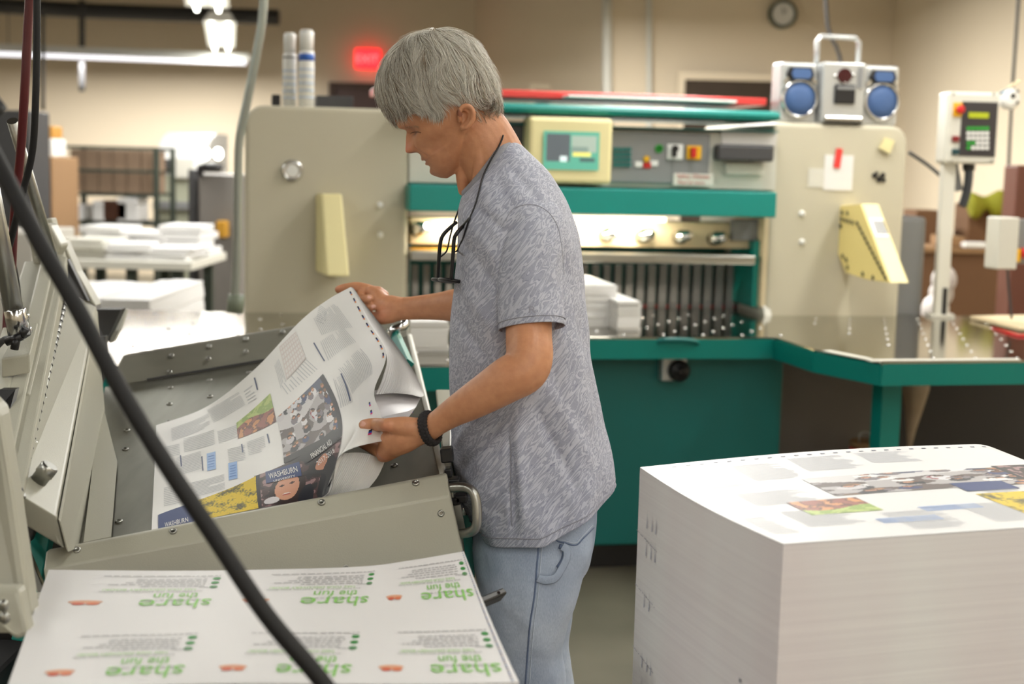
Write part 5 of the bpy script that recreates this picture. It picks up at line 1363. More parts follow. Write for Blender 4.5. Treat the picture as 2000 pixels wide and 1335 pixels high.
# ear on both sides
for s in (1,-1):
    sd=YC-s*.071
    EC=lambda L:[(909+(a-909)*.9,234+(b-234)*.88) for a,b in L]
    ear=[(897,238),(896,222),(899,209),(908,203),(918,205),(925,214),(926,226),(923,237),(917,245),(910,252),(903,252)]
    ear=EC(ear)
    mb.tube(smooth_path([V(x,y,sd-s*(.010 if i not in (0,10) else .004)) for i,(x,y) in enumerate(ear)],4),[.0036+.0012*math.sin(PI*i/40) for i in range(41)],10)
    mb.tube(smooth_path([V(x,y,sd-s*.006) for x,y in EC([(902,212),(912,213),(917,222),(914,236),(908,243)])],4),.0030,8)
    mb.prism([V(x,y,sd-s*.002) for x,y in ear],Vector((0,s*.014,0)))
    mb.ball(V(904,249,sd-s*.006),.0058,10)
    mb.ball(V(897,231,sd-s*.005),.0034,8)
# near arm and hand
chain(mb,[(1045,470,2.51,.040),(1036,540,2.45,.043),(1033,610,2.415,.040),(1033,660,2.39,.0395),(1034,695,2.368,.040),(1024,722,2.358,.0400),(992,741,2.355,.0385),(955,764,2.36,.0345),(918,786,2.37,.0300),(885,805,2.385,.0250),(858,823,2.395,.0215),(836,838,2.405,.0215)],n=28)
mb.ball(V(1046,722,2.372),.022,12,(1,1,1))
SY=lambda x,y: S0(*uv(x,y)).y
chain(mb,[(838,837,2.405,.0215),(814,843,2.412,.0250),(788,853,2.42,.0285),(766,866,2.43,.0250),(755,878,2.435,.0185)],flat=((0,0,1),1.0),n=22)
chain(mb,[(770,872,2.435,.020),(757,886,2.44,.0135),(748,890,2.445,.0115)])
ty=SY(711,829)
chain(mb,[(815,838,2.405,.0200),(790,833,2.402,.0180),(768,830,2.400,.0140),(752,829,2.400,.0112),(735,829,SY(735,829)-.010,.0120),(720,829,ty-.0085,.0112),(711,829,ty-.008,.0095)],n=18)
chain(mb,[(757,882,2.445,.0150),(742,880,2.458,.0125),(724,873,2.475,.0100),(706,864,2.50,.0090),(694,858,2.51,.0085)])
chain(mb,[(764,876,2.475,.0150),(744,872,2.492,.0115),(722,866,2.51,.0100),(700,860,2.53,.0090)])
chain(mb,[(772,868,2.495,.0140),(752,864,2.52,.0110),(730,860,2.54,.0095),(708,856,2.55,.0088)])
chain(mb,[(780,858,2.505,.0130),(762,852,2.53,.0100),(744,848,2.55,.0088),(728,846,2.56,.0080)])
chain(mb,[(806,850,2.44,.022),(786,858,2.47,.022),(770,862,2.48,.017)])
# far arm and hand
chain(mb,[(1030,450,2.80,.050),(1022,520,2.85,.045),(1008,590,2.89,.042),(985,606,2.90,.041),(940,600,2.92,.040),(896,596,2.945,.0355),(860,598,2.965,.0295),(825,600,2.985,.0260),(794,602,3.0,.0245),(776,602,3.005,.0250)],n=24)
chain(mb,[(780,602,3.0,.0250),(762,600,3.012,.0265),(748,592,3.022,.0220),(736,576,3.03,.0165),(726,568,3.035,.0125)])
chain(mb,[(775,606,3.0,.0235),(756,616,3.0,.0185),(742,621,3.005,.0135),(728,618,3.02,.0110),(712,606,3.035,.0100)])
chain(mb,[(748,577,3.035,.0135),(722,566,3.045,.0118),(698,560,3.05,.0108),(676,562,3.05,.0100),(662,565,3.05,.0090)])
chain(mb,[(740,570,3.035,.0125),(716,568,3.045,.0110),(703,577,3.04,.0098),(710,583,3.022,.0095),(720,583,3.012,.0090)])
chain(mb,[(744,580,3.035,.0120),(720,580,3.045,.0105),(708,593,3.04,.0095),(716,599,3.022,.0092),(727,599,3.010,.0088)])
# trunk core under the shirt so the body is one surface
chain(mb,[(980,352,YC,.052),(995,425,YC,.075),(1010,520,YC,.095),(1015,700,YC,.095),(1030,900,YC,.095),(1045,1000,YC,.095)],n=24)
chain(mb,[(1045,470,2.51,.040),(1035,445,2.54,.050),(1020,430,YC,.06),(1025,440,2.70,.050),(1030,470,2.79,.045)],n=20)
tmp=mb.build('tmpbody','paper')
rm=tmp.modifiers.new('r','REMESH'); rm.mode='VOXEL'; rm.voxel_size=.0019; rm.use_smooth_shade=True
sm_=tmp.modifiers.new('s','SMOOTH'); sm_.factor=.5; sm_.iterations=3
dg=bpy.context.evaluated_depsgraph_get(); dg.update()
me=bpy.data.meshes.new_from_object(tmp.evaluated_get(dg)); mwT=MW[tmp].copy(); bpy.data.objects.remove(tmp)
co=np.empty(len(me.vertices)*3); me.vertices.foreach_get('co',co); co=co.reshape(-1,3)+np.array(mwT.translation)
# skin tone as colour attribute; shade in mouth line, nostrils and ears painted in
hx=(co-np.array(HO)); f=hx@np.array(eF)/HS; u=hx@np.array(eU)/HS; y=np.abs(hx[:,1])/HS
def g(x,s): return np.exp(-(x/s)**2)
base=np.tile(np.array(lin((200,143,106))[:3]),(len(co),1))
def mixc(w,c):
    global base
    c=np.array(lin(c)[:3]); base=base*(1-w[:,None])+c*w[:,None]
near=(f>60)&(u<70)&(u>-90)&(f<150)
mixc(np.where(near,.55*g(u-2,16)*g(y,17)*g(f-125,16),0),(206,104,86))
mixc(np.where(near,.75*g(u+33.5,8)*g(y,22)*(f>92),0),(158,84,74))
mixc(np.where(near,.9*g(u+33.5,1.6)*g(y,27)*(f>84),0),(84,42,38))
mixc(np.where(near,.8*g(u+7,3.2)*g(y-9,5)*(f>108),0),(90,44,38))
mixc(np.where(near,.35*g(u+52,22)*g(y,50)*(f>60),0),(168,120,96))
mixc(np.where(near,.40*g(u-27,9)*g(y-32,14),0),(166,104,82))
mixc(np.where(near,.8*g(u-20,1.4)*g(y-33,11)*(f>80),0),(66,42,36))
mixc(np.where(near,.3*g(u+20,22)*g(y-30,26),0),(186,134,108))
mixc(np.where(g(f-2,5)*g(u-6,8)>.4,.7,0.)*(y>60),(120,62,50))
def pxm(px,py,Y,r,w,c):
    p=np.array(V(px,py,Y)); d=np.linalg.norm(co-p,axis=1); mixc(w*g(d,r),c)
pxm(706,827,ty-.02,.0085,.6,(232,180,166)); pxm(755,836,2.39,.011,.35,(200,110,92))
pxm(748,893,2.43,.014,.3,(196,110,84)); pxm(722,580,3.0,.006,.7,(236,190,176)); pxm(729,597,3.0,.006,.6,(236,190,176)); pxm(660,564,3.04,.012,.4,(228,150,120))
pxm(742,612,2.99,.02,.35,(204,120,96))
ca=me.color_attributes.new('Col','FLOAT_COLOR','POINT'); d=np.ones((len(co),4),dtype=np.float32); d[:,:3]=base; ca.data.foreach_set('color',d.ravel())
def skinmat():
    m,nt,b=newmat('tanned_skin'); N=nt.nodes; L=nt.links; a=N.new('ShaderNodeVertexColor'); a.layer_name='Col'
    tc=N.new('ShaderNodeTexCoord'); n1=N.new('ShaderNodeTexNoise'); n1.inputs['Scale'].default_value=70; n1.inputs['Detail'].default_value=6; L.new(tc.outputs['Object'],n1.inputs['Vector'])
    r=N.new('ShaderNodeValToRGB'); r.color_ramp.elements[0].position=.3; r.color_ramp.elements[1].position=.7; r.color_ramp.elements[0].color=(.86,.80,.78,1); r.color_ramp.elements[1].color=(1,1,1,1); L.new(n1.outputs[0],r.inputs[0])
    mx=N.new('ShaderNodeMix'); mx.data_type='RGBA'; mx.blend_type='MULTIPLY'; mx.inputs[0].default_value=1; L.new(a.outputs[0],mx.inputs[6]); L.new(r.outputs[0],mx.inputs[7]); L.new(mx.outputs[2],b.inputs['Base Color'])
    b.inputs['Roughness'].default_value=.48; b.inputs['Subsurface Weight'].default_value=.12; b.inputs['Subsurface Radius'].default_value=(.012,.005,.003); b.inputs['Subsurface Scale'].default_value=1
    n2=N.new('ShaderNodeTexNoise'); n2.inputs['Scale'].default_value=260; n2.inputs['Detail'].default_value=4; L.new(tc.outputs['Object'],n2.inputs['Vector'])
    bp=N.new('ShaderNodeBump'); bp.inputs['Strength'].default_value=.22; bp.inputs['Distance'].default_value=.0012; L.new(n2.outputs[0],bp.inputs['Height']); L.new(bp.outputs[0],b.inputs['Normal'])
    return m
M['skin']=skinmat(); me.materials.clear(); me.materials.append(M['skin'])
body=bpy.data.objects.new('body',me); COL.objects.link(body); body.parent=MAN
off=mwT.translation-MW[MAN].translation; me.transform(Matrix.Translation(off)); MW[body]=MW[MAN]
for p in me.polygons: p.use_smooth=True
# finger nails, brow, lashes
def bvh(o):
    m_=o.data; mw=MW[o]; return BVHTree.FromPolygons([mw@v.co for v in m_.vertices],[tuple(p.vertices) for p in m_.polygons])
bb=bvh(body)
def hit(tree,px,py):
    r=ray(px,py); h=tree.ray_cast(CAM,r); return h
mb=MB()
for i in range(150):
    t=rnd.random(); x=792+26*t+rnd.uniform(-1,1); yy=251-3.5*math.sin(t*2.6)+ rnd.uniform(-2.4,2.4)
    h=hit(bb,x,yy)
    if h[0] is None: continue
    p=h[0]; d=Vector((.0062,0,.0014+.001*rnd.random())); mb.tube([p+Vector((0,-.0003,0)),p+d*.5+Vector((0,-.0012,.0003)),p+d+Vector((0,-.0008,-.0002))],[.00028,.00022,.0001],4,caps=False)
mb.build('eyebrow',pm('brow_hair',(142,124,106),.6),MAN)
def nail(cx,cy,rx,ry,rot,col=(222,172,156)):
    vs=[]; 
    for k,(a,b) in enumerate([(0,0)]+[(1,2*PI*i/14) for i in range(14)]):
        x=a*rx*math.cos(b); y=a*ry*math.sin(b); X=cx+x*math.cos(rot)-y*math.sin(rot); Y_=cy+x*math.sin(rot)+y*math.cos(rot)
        h=hit(bb,X,Y_)
        if h[0] is None or h[0].y>3.1: return
        vs.append(h[0]-ray(X,Y_)*(.0010 if k==0 else .0004))
    mb=MB(); mb.add(vs,[(0,i,i%14+1) for i in range(1,15)],True); mb.build('finger_nail',M.get('nail') or M.setdefault('nail',pm('nail',col,.25)),MAN)
nail(708,827,6.5,5.0,.1); nail(722,579,5.0,3.6,-.1); nail(730,598,4.6,3.4,0)
mb=MB()
pts=[]
for i in range(9):
    h=hit(bb,803+19*i/8,259.5-3*math.sin(i/8*PI*.8)+i*.15)
    if h[0] is not None: pts.append(h[0]+Vector((0,-.0004,0)))
if len(pts)>3: mb.tube(pts,[.00045]*len(pts),6)
for p in pts: 
    mb.tube([p,p+Vector((-.0018,-.0015,-.0022))],[.00022,.00008],4,caps=False)
mb.build('eyelashes',pm('dark_lash',(48,32,28),.6),MAN)
# ---------------- hair
def hmat(name,c1,c2):
    m,nt,b=newmat(name); N=nt.nodes; L=nt.links; a=N.new('ShaderNodeVertexColor'); a.layer_name='Col'; L.new(a.outputs[0],b.inputs['Base Color']); b.inputs['Roughness'].default_value=.42
    return m
M['hair']=hmat('grey_hair',0,0)
HC=(14,72)
OUT=[(118,128),(84,166),(34,184),(-37,177),(-76,146),(-97,102),(-96,60),(-93,33),(-80,0),(-64,-31),(-50,-48)]
import bisect
ang=[]
for (F_,U_) in [(123,70),(124,98)]+OUT: ang.append((math.atan2(U_-HC[1],F_-HC[0]),math.hypot(F_-HC[0],U_-HC[1])))
AA=[(a if a>-.6 else a+2*PI,r) for a,r in ang]; AA.sort(); AX=[a for a,_ in AA]; AR=[r for _,r in AA]
def rad(a):
    if a<-.6: a+=2*PI
    return interp(AX,AR,a)
def shell(F_,U_,y,k=1.0):
    """project a head point on the hair surface"""
    df,du=F_-HC[0],U_-HC[1]; a=math.atan2(du,df); R=rad(a); W=84 if du>-60 else 80
    q=math.sqrt((df/R)**2+(du/R)**2+(y/W)**2) or 1
    e=2.25; q=((math.hypot(df,du)/R)**e+(abs(y)/W)**e)**(1/e)
    return (HC[0]+df/q*k,HC[1]+du/q*k,y/q*k)
def low(F_): return interp([-100,-64,-46,-24,-14,-2,6,20,36,60,88,104,125],[-36,-40,-46,-36,-14,24,28,20,12,30,54,58,64],F_)
hv=[]; hf=[]; hc=[]
def strand(root,dirn,steps,step,k0,k1,col,r0):
    F_,U_,y=root; pts=[]; d=Vector(dirn); sd=rnd.uniform(0,.6); lim=rnd.gauss(0,5)-(5 if rnd.random()<.2 else 0)+13*noise.noise(Vector((F_*.06,U_*.02,y*.06)))
    for i in range(steps):
        k=k0+(k1-k0)*min(1,i/5); p=shell(F_,U_,y,k); pts.append(p)
        F_,U_,y=p
        g_=Vector((.545,-.839,0)); c=Vector((F_+40,U_-172,y*1.0)); 
        if c.length>1: c.normalize()
        # forehead hair falls forward, side hair sweeps down and slightly back, nape falls down
        bk=Vector((-.95,-.35,0)) if F_<75 else Vector((.12,-1,0))
        nv=noise.noise_vector(Vector((F_*.022+sd*.0,U_*.022,y*.022)))*.34+noise.noise_vector(Vector((F_*.06,U_*.06,y*.06+sd)))*.34
        d=(d*.52+c*.28+g_*.16+bk*(.15 if abs(y)>40 else .02)+nv).normalized()
        if U_<low(F_)+lim: break
        F_+=d.x*step; U_+=d.y*step; y+=d.z*step
    if len(pts)<3: return
    # tips lift slightly
    o=len(hv); n=len(pts)
    P=[HP(*q) for q in pts]
    lift=rnd.uniform(-.001,.006)*(1 if rnd.random()<.35 else .15)+(.004 if root[0]<-20 else 0)*rnd.random()
    ctr=HP(HC[0],HC[1],0)
    for i,p in enumerate(P):
        t=i/(n-1); out=(p-ctr).normalized(); p=p+out*(lift*t*t)
        tn=(P[min(i+1,n-1)]-P[max(i-1,0)]).normalized(); s=tn.cross(out).normalized(); r=r0*(1-.75*t)
        for j in range(3):
            a=2*PI*j/3; hv.append(p+(s*math.cos(a)+out*math.sin(a))*r)
    for i in range(n-1):
        for j in range(3): hf.append((o+i*3+j,o+i*3+(j+1)%3,o+(i+1)*3+(j+1)%3,o+(i+1)*3+j)); hc.append(col)
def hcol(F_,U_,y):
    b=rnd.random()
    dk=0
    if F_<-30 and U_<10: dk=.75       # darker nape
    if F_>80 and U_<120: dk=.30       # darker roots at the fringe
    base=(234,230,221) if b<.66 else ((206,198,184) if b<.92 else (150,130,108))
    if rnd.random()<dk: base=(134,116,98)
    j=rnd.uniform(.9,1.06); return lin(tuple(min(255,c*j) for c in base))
for n_ in range(15000):
    # random root over the scalp
    a=rnd.uniform(-.35,3.7); ph=math.asin(rnd.uniform(-1,1)); R=rad(a)
    F_=HC[0]+R*math.cos(a)*math.cos(ph); U_=HC[1]+R*math.sin(a)*math.cos(ph); y=84*math.sin(ph)
    p=shell(F_,U_,y)
    if p[1]<low(p[0])+2: continue
    away=Vector((p[0]+40,p[1]-172,p[2])); away=away.normalized() if away.length>.1 else Vector((1,0,0))
    away=(away+Vector((rnd.uniform(-.25,.25),rnd.uniform(-.25,.25),rnd.uniform(-.25,.25)))).normalized()
    k1=rnd.uniform(.94,1.02)+.022*noise.noise(Vector((p[0]*.05,p[1]*.05,p[2]*.05)))+(rnd.uniform(0,.035) if rnd.random()<.03 else 0); k0=k1-.05
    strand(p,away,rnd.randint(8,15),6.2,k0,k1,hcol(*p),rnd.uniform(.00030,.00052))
def extra(n_,Fr_,Ur_,yr,dr,steps,kk,dark=0,jit=.25):
    for _ in range(n_):
        F_=rnd.uniform(*Fr_); U_=rnd.uniform(*Ur_); y=rnd.choice((-1,1))*rnd.uniform(*yr)
        p=shell(F_,U_,y)
        if p[1]<low(p[0])-2: continue
        d=(Vector(dr)+Vector([rnd.uniform(-jit,jit) for _q in range(3)])).normalized(); k=rnd.uniform(*kk)
        c=hcol(*p) if rnd.random()>dark else lin((126+rnd.randint(-14,20),110+rnd.randint(-10,14),94))
        strand(p,d,rnd.randint(*steps),5.6,k-.02,k,c,rnd.uniform(.00030,.0005))
extra(1800,(0,80),(48,110),(60,86),(-.35,-.9,0),(10,18),(.955,1.01))
extra(1500,(-95,-15),(-20,60),(0,84),(-.1,-1,0),(8,16),(.93,1.03),.55)
extra(700,(-80,-20),(-25,10),(0,80),(-.3,-.9,0),(4,9),(.93,1.08),.7,.5)
extra(600,(95,125),(90,150),(0,60),(.1,-1,0),(10,16),(.97,1.03))
# cap beneath the strands
o=len(hv); na,nb_=70,50; grid_={}
for i in range(na+1):
    for j in range(nb_+1):
        a=-.45+(4.45)*i/na; ph=-PI/2+PI*j/nb_; R=rad(a)
        F_=HC[0]+R*math.cos(a)*math.cos(ph); U_=HC[1]+R*math.sin(a)*math.cos(ph); y=84*math.sin(ph)
        p=shell(F_,U_,y,.945); grid_[i,j]=(len(hv),p); hv.append(HP(*p))
for i in range(na):
    for j in range(nb_):
        q=[grid_[i,j],grid_[i+1,j],grid_[i+1,j+1],grid_[i,j+1]]
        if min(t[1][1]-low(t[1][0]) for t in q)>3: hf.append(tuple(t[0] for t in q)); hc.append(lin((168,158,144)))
mb=MB(); mb.v=[tuple(p) for p in hv]; mb.f=[list(f_) for f_ in hf]; mb.mi=[0]*len(hf); mb.sm=[True]*len(hf); mb.col=hc; mb.hascol=True
mb.build('hair','hair',MAN)
# ---------------- shirt
def shirtmat():
    m,nt,b=newmat('grey_wood_grain_jersey'); N=nt.nodes; L=nt.links; tc=N.new('ShaderNodeTexCoord')
    m0=N.new('ShaderNodeMapping'); m0.inputs['Rotation'].default_value=(0,math.radians(52),0); L.new(tc.outputs['Object'],m0.inputs[0])
    mp_=N.new('ShaderNodeMapping'); mp_.inputs['Scale'].default_value=(13,36,92)
    L.new(m0.outputs[0],mp_.inputs[0])
    ns=N.new('ShaderNodeTexNoise'); ns.inputs['Scale'].default_value=1; ns.inputs['Detail'].default_value=2; ns.inputs['Distortion'].default_value=.55; L.new(mp_.outputs[0],ns.inputs['Vector'])
    mu=N.new('ShaderNodeMath'); mu.operation='MULTIPLY'; mu.inputs[1].default_value=7; L.new(ns.outputs[0],mu.inputs[0])
    fr_=N.new('ShaderNodeMath'); fr_.operation='FRACT'; L.new(mu.outputs[0],fr_.inputs[0])
    r=N.new('ShaderNodeValToRGB'); el=r.color_ramp.elements; el[0].position=0; el[0].color=lin((170,173,192)); el[1].position=.40; el[1].color=lin((170,173,192))
    for p,c in ((.47,(138,141,164)),(.54,(198,201,216)),(.94,(203,206,220)),(1.0,(144,148,170))):
        e=el.new(p); e.color=lin(c)
    L.new(fr_.outputs[0],r.inputs[0])
    n3=N.new('ShaderNodeTexNoise'); n3.inputs['Scale'].default_value=900; L.new(tc.outputs['Object'],n3.inputs['Vector'])
    mx=N.new('ShaderNodeMix'); mx.data_type='RGBA'; mx.blend_type='MULTIPLY'; mx.inputs[0].default_value=.35; L.new(r.outputs[0],mx.inputs[6]); L.new(n3.outputs[0],mx.inputs[7])
    L.new(mx.outputs[2],b.inputs['Base Color']); b.inputs['Roughness'].default_value=.8
    n4=N.new('ShaderNodeTexNoise'); n4.inputs['Scale'].default_value=9; n4.inputs['Detail'].default_value=2; m4=N.new('ShaderNodeMapping'); m4.inputs['Scale'].default_value=(1.4,1.4,.5); m4.inputs['Rotation'].default_value=(0,.5,0); L.new(tc.outputs['Object'],m4.inputs[0]); L.new(m4.outputs[0],n4.inputs['Vector'])
    bp=N.new('ShaderNodeBump'); bp.inputs['Strength'].default_value=.7; bp.inputs['Distance'].default_value=.025; L.new(n4.outputs[0],bp.inputs['Height']); L.new(bp.outputs[0],b.inputs['Normal'])
    return m
M['shirt']=shirtmat()
ROW=[((905,377),(990,268),.064),((899,392),(1022,285),.105),((895,415),(1062,322),.150),((894,445),(1096,366),.182),((892,480),(1118,412),.198),((888,540),(1137,490),.200),((880,620),(1147,600),.196),((877,720),(1160,715),.190),((880,820),(1176,815),.190),((886,900),(1188,880),.194),((900,965),(1193,925),.198),((926,1022),(1191,948),.200)]
CREASE=[((902,990),(1000,862),9,.010),((892,930),(985,812),10,-.009),((888,870),(960,770),9,.008),((996,850),(1003,1020),6,-.008),((1012,862),(1022,1010),10,.007),((930,1010),(1000,955),8,-.006),
 ((905,410),(960,500),12,.006),((925,400),(985,450),9,-.005),((900,470),(968,560),11,-.006),((893,540),(960,640),12,.007),((888,620),(950,700),9,-.006),((1000,330),(1060,400),10,-.004),((1100,480),(1128,640),10,-.007),((1115,560),(1140,760),10,.006),((1060,740),(1150,900),14,.006),((1050,800),(1130,960),10,-.006),((1150,780),(1178,930),9,.006)]
def crease(p):
    x,y=proj(p); s=0
    for (x0,y0),(x1,y1),w,amp in CREASE:
        dx,dy=x1-x0,y1-y0; L2=dx*dx+dy*dy; t=((x-x0)*dx+(y-y0)*dy)/L2
        if t<-.25 or t>1.25: continue
        d=((x-x0)*dy-(y-y0)*dx)/math.sqrt(L2)
        s+=amp*math.exp(-(d/w)**2)*max(0,min(1,(t+.25)/.4,(1.25-t)/.4))
    return s
def shirtpt(t,th):
    n=len(ROW)-1; x=t*n; 
    def cm(sel): return catmull([Vector(sel(r)) for r in ROW],min(x,n-1e-4))
    f_=cm(lambda r:(r[0][0],r[0][1],0)); b_=cm(lambda r:(r[1][0],r[1][1],0)); w=cm(lambda r:(r[2],0,0)).x
    # hem droops between front and back on the sides
    pf=V(f_.x,f_.y,YC); pb_=V(b_.x,b_.y,YC); c=(pf+pb_)/2; a=(pb_-pf)/2
    co_,si_=math.cos(th),math.sin(th); nn=2.3; k=(abs(co_)**nn+abs(si_)**nn)**(-1/nn)
    p=c+a*(co_*k)+Vector((0,-1,0))*(w*si_*k)
    if t>.8: p+=Vector((-.0,0,-1))*(.028*(t-.8)/.2*(1-abs(co_))**1.0)*(1)
    if t<.12: p+=Vector((.0,0,-.012))*(abs(si_)**2)*(1-t/.12)*.6
    out=(p-c).normalized()
    q=p*1.0
    fold=.009*noise.noise(Vector((q.x*11,q.y*9,q.z*4)))+.0035*noise.noise(Vector((q.x*22+q.z*14,q.y*12,q.z*9-q.x*16)))
    fold*=min(1,t*5)
    # vertical folds at the hem
    fold+=.005*max(0,t-.45)*math.sin(th*9+1.5*math.sin(q.z*5)+1)*1.3
    if si_>.05: fold+=crease(p)*min(1,si_*2)
    return p+out*fold
mb=MB(); NT,NTH=150,180; secs=[]
for i in range(NT+1): secs.append([shirtpt(i/NT,2*PI*j/NTH) for j in range(NTH)])
mb.loft(secs,True,False); shirt=mb.build('t_shirt','shirt',MAN,solid=.0016)
sb=bvh(shirt)
# collar rib
mb=MB(); ring=[]
for i in range(4):
    t=[0,.001,.02,.040][i]; k=[.97,1.025,1.035,1.02][i]; L_=[]
    for j in range(72):
        p=shirtpt(max(0,t),2*PI*j/72); c=(V(905,377,YC)+V(990,268,YC))/2; up=Vector((-.55,0,.70)).normalized()
        cc=(shirtpt(t,0)+shirtpt(t,PI))/2; L_.append(cc+(p-cc)*k+up*[.004,.005,.002,.0][i])
    ring.append(L_)
mb.loft(ring,True,False); colr=mb.build('collar',pm('grey_rib',(150,151,160),.85,0,.2,200,.6,700),MAN,solid=.0022)
# inner dark label behind the collar
mb=MB(); mb.add([V(903,377,YC+.02),V(913,392,YC+.02),V(908,350,YC+.03),V(906,350,YC+.01)],[(0,1,2,3)]); 
# sleeves
def sleeve(pts,name,wob=1,sq=None):
    P=[V(*p[:3]) for p in pts]; R=[(p[3],p[4]) for p in pts]; secs=[]; n=(len(P)-1)*10
    for i in range(n+1):
        x=i/10; c=catmull(P,min(x,len(P)-1.0001)); rx,ry,_=catmull([Vector((a,b,0)) for a,b in R],min(x,len(P)-1.0001))
        t=(catmull(P,min(x+.1,len(P)-1.0001))-catmull(P,max(x-.1,0))).normalized()
        if i>n-12: 
            f_=(i-(n-12))/12; t=(t*(1-f_)+Vector((.10,0,-1)).normalized()*f_).normalized() if sq else t
        sx=Vector((1,0,0)); sx=(sx-t*sx.dot(t)).normalized(); sy=t.cross(sx)
        L_=[]
        for j in range(72):
            a=2*PI*j/72; nz_=1+.03*wob*noise.noise(Vector((math.cos(a)*1.6,math.sin(a)*1.6,i*.09)))+.02*wob*math.sin(3*a+i*.08)
            L_.append(c+sx*math.cos(a)*rx*nz_+sy*math.sin(a)*ry*nz_)
        secs.append(L_)
    mb=MB(); mb.loft(secs,True,False); 
    return mb.build(name,'shirt',MAN,solid=.0016),secs
sl,ss=sleeve([(1050,398,2.535,.018,.012),(1047,408,2.515,.038,.03),(1043,432,2.485,.050,.044),(1038,480,2.452,.0555,.051),(1034,540,2.432,.056,.052),(1037,600,2.418,.0565,.052),(1040,640,2.408,.0575,.053)],'sleeve')
slb=bvh(sl)
sl2,_=sleeve([(1040,400,2.69,.02,.015),(1040,415,2.72,.045,.04),(1036,460,2.78,.056,.052),(1022,520,2.84,.058,.054),(1012,570,2.87,.060,.056)],'sleeve')
# hem stitching on sleeve and shirt
def ringtube(L_,r,name,mat='seamthread',k=1.0):
    mb=MB(); mb.tube(L_,r,6,closed=True,caps=False); return mb.build(name,mat,MAN)
M['seamthread']=pm('grey_thread',(146,147,158),.8)
c=sum(ss[-5],Vector())/72
ringtube([c+(p-c)*1.012 for p in ss[-5]],.0008,'sleeve_stitching')
ringtube([p+(p-V(1058,990,YC)).normalized()*.0012 for p in [shirtpt(.965,2*PI*j/120) for j in range(120)]],.0009,'hem_stitching')
def seam(tree,pts,r,name,mat,k=10,lift=.0008,par=None):
    pts2=[]; n=len(pts)-1
    for i in range(n*k+1):
        q=catmull([Vector((p[0],p[1],0)) for p in pts],min(i/k,n-1e-4)); h=hit(tree,q.x,q.y)
        if h[0] is not None: pts2.append(h[0]-ray(q.x,q.y)*lift)
    if len(pts2)<3: return None
    mb=MB(); mb.tube(pts2,r,6); return mb.build(name,mat,par or MAN)
seam(sb,[(996,850),(998,900),(997,960),(1000,1026)],.0011,'side_seam','seamthread')
pts2=[]
for q in [catmull([Vector((a,b,0)) for a,b in ((988,432),(996,414),(1015,402),(1045,400),(1072,415),(1090,445),(1098,490),(1102,540))],i/8) for i in range(56)]:
    hs=[h for h in (hit(sb,q.x,q.y),hit(slb,q.x,q.y)) if h[0] is not None]
    if hs: pts2.append(min(hs,key=lambda h:h[3])[0]-ray(q.x,q.y)*.0005)
mb=MB(); mb.tube(pts2,.0007,6); mb.build('shoulder_seam','seamthread',MAN)
# sleeve emblem letter
vs,fs=text_mesh('R',1); mb=MB(); out=[]
for x,y in vs:
    h=hit(slb,1031+x*26,611-y*19+ (x)*-1); out.append((h[0] if h[0] is not None else V(1031+x*26,611-y*19,2.36))-ray(1040,600)*.0006)
mb.add(out,fs); 
mb.build('sleeve_emblem',pm('emblem_grey',(142,142,154),.5),MAN)
# ---------------- jeans
def loft_px(rows,name,n=64,ex=2.2):
    secs=[]
    K=6; N_=(len(rows)-1)*K
    for i in range(N_+1):
        x=min(i/K,len(rows)-1.0001)
        g_=lambda sel: catmull([Vector(sel(r)) for r in rows],x)
        a=g_(lambda r:(r[0],r[1],0)); q=g_(lambda r:(r[2],r[3],r[4]))
        pf=V(a.x,q.x,q.y) if False else None
        y_=g_(lambda r:(r[2],0,0)).x; Yc_=q.y; w=q.z
        pf=V(a.x,y_,Yc_); pb_=V(a.y,y_,Yc_); c=(pf+pb_)/2; h=(pb_-pf)/2; L_=[]
        for j in range(n):
            th=2*PI*j/n; co_,si_=math.cos(th),math.sin(th); k=(abs(co_)**ex+abs(si_)**ex)**(-1/ex)
            p=c+h*(co_*k)+Vector((0,-w*si_*k,0))
            o_=(p-c).normalized(); p+=o_*(.004*noise.noise(Vector((p.x*14,p.y*10,p.z*6)))+.003*noise.noise(Vector((p.x*24,p.y*20,p.z*22))))
            L_.append(p)
        secs.append(L_)
    return secs
def footx(x,z,Y): return None
# rows: (front px, back px, y px, Y, half width)
hip=loft_px([(945,1160,930,YC,.155),(928,1166,985,YC,.168),(925,1163,1030,YC,.175),(925,1156,1075,YC,.172),(930,1150,1105,YC,.160)],'hip')
nl=loft_px([(940,1150,1010,2.545,.095),(925,1158,1060,2.54,.100),(928,1143,1110,2.535,.102),(936,1128,1165,2.53,.100),(946,1108,1225,2.53,.095),(955,1098,1262,2.53,.088),(960,1104,1300,2.53,.084),(966,1108,1350,2.53,.080),(985,1112,1450,2.54,.076),(1000,1108,1600,2.55,.072),(1008,1106,1800,2.56,.070),(1010,1102,2000,2.57,.068),(1012,1100,2140,2.57,.068)],'nl')
fl_=loft_px([(940,1140,1010,2.69,.090),(935,1140,1060,2.70,.095),(940,1132,1110,2.70,.095),(950,1122,1165,2.71,.092),(965,1112,1225,2.71,.088),(980,1110,1262,2.71,.084),(988,1117,1300,2.72,.082),(992,1122,1350,2.72,.080),(1000,1122,1450,2.72,.076),(1010,1112,1600,2.73,.072),(1016,1110,1800,2.74,.070),(1018,1106,1980,2.74,.068),(1020,1106,2090,2.74,.068)],'fl')
mb=MB(); mb.loft(hip); mb.loft(nl); mb.loft(fl_); tmp=mb.build('tmpj','paper')
rm=tmp.modifiers.new('r','REMESH'); rm.mode='VOXEL'; rm.voxel_size=.005; rm.use_smooth_shade=True
sm_=tmp.modifiers.new('s','SMOOTH'); sm_.factor=.5; sm_.iterations=6
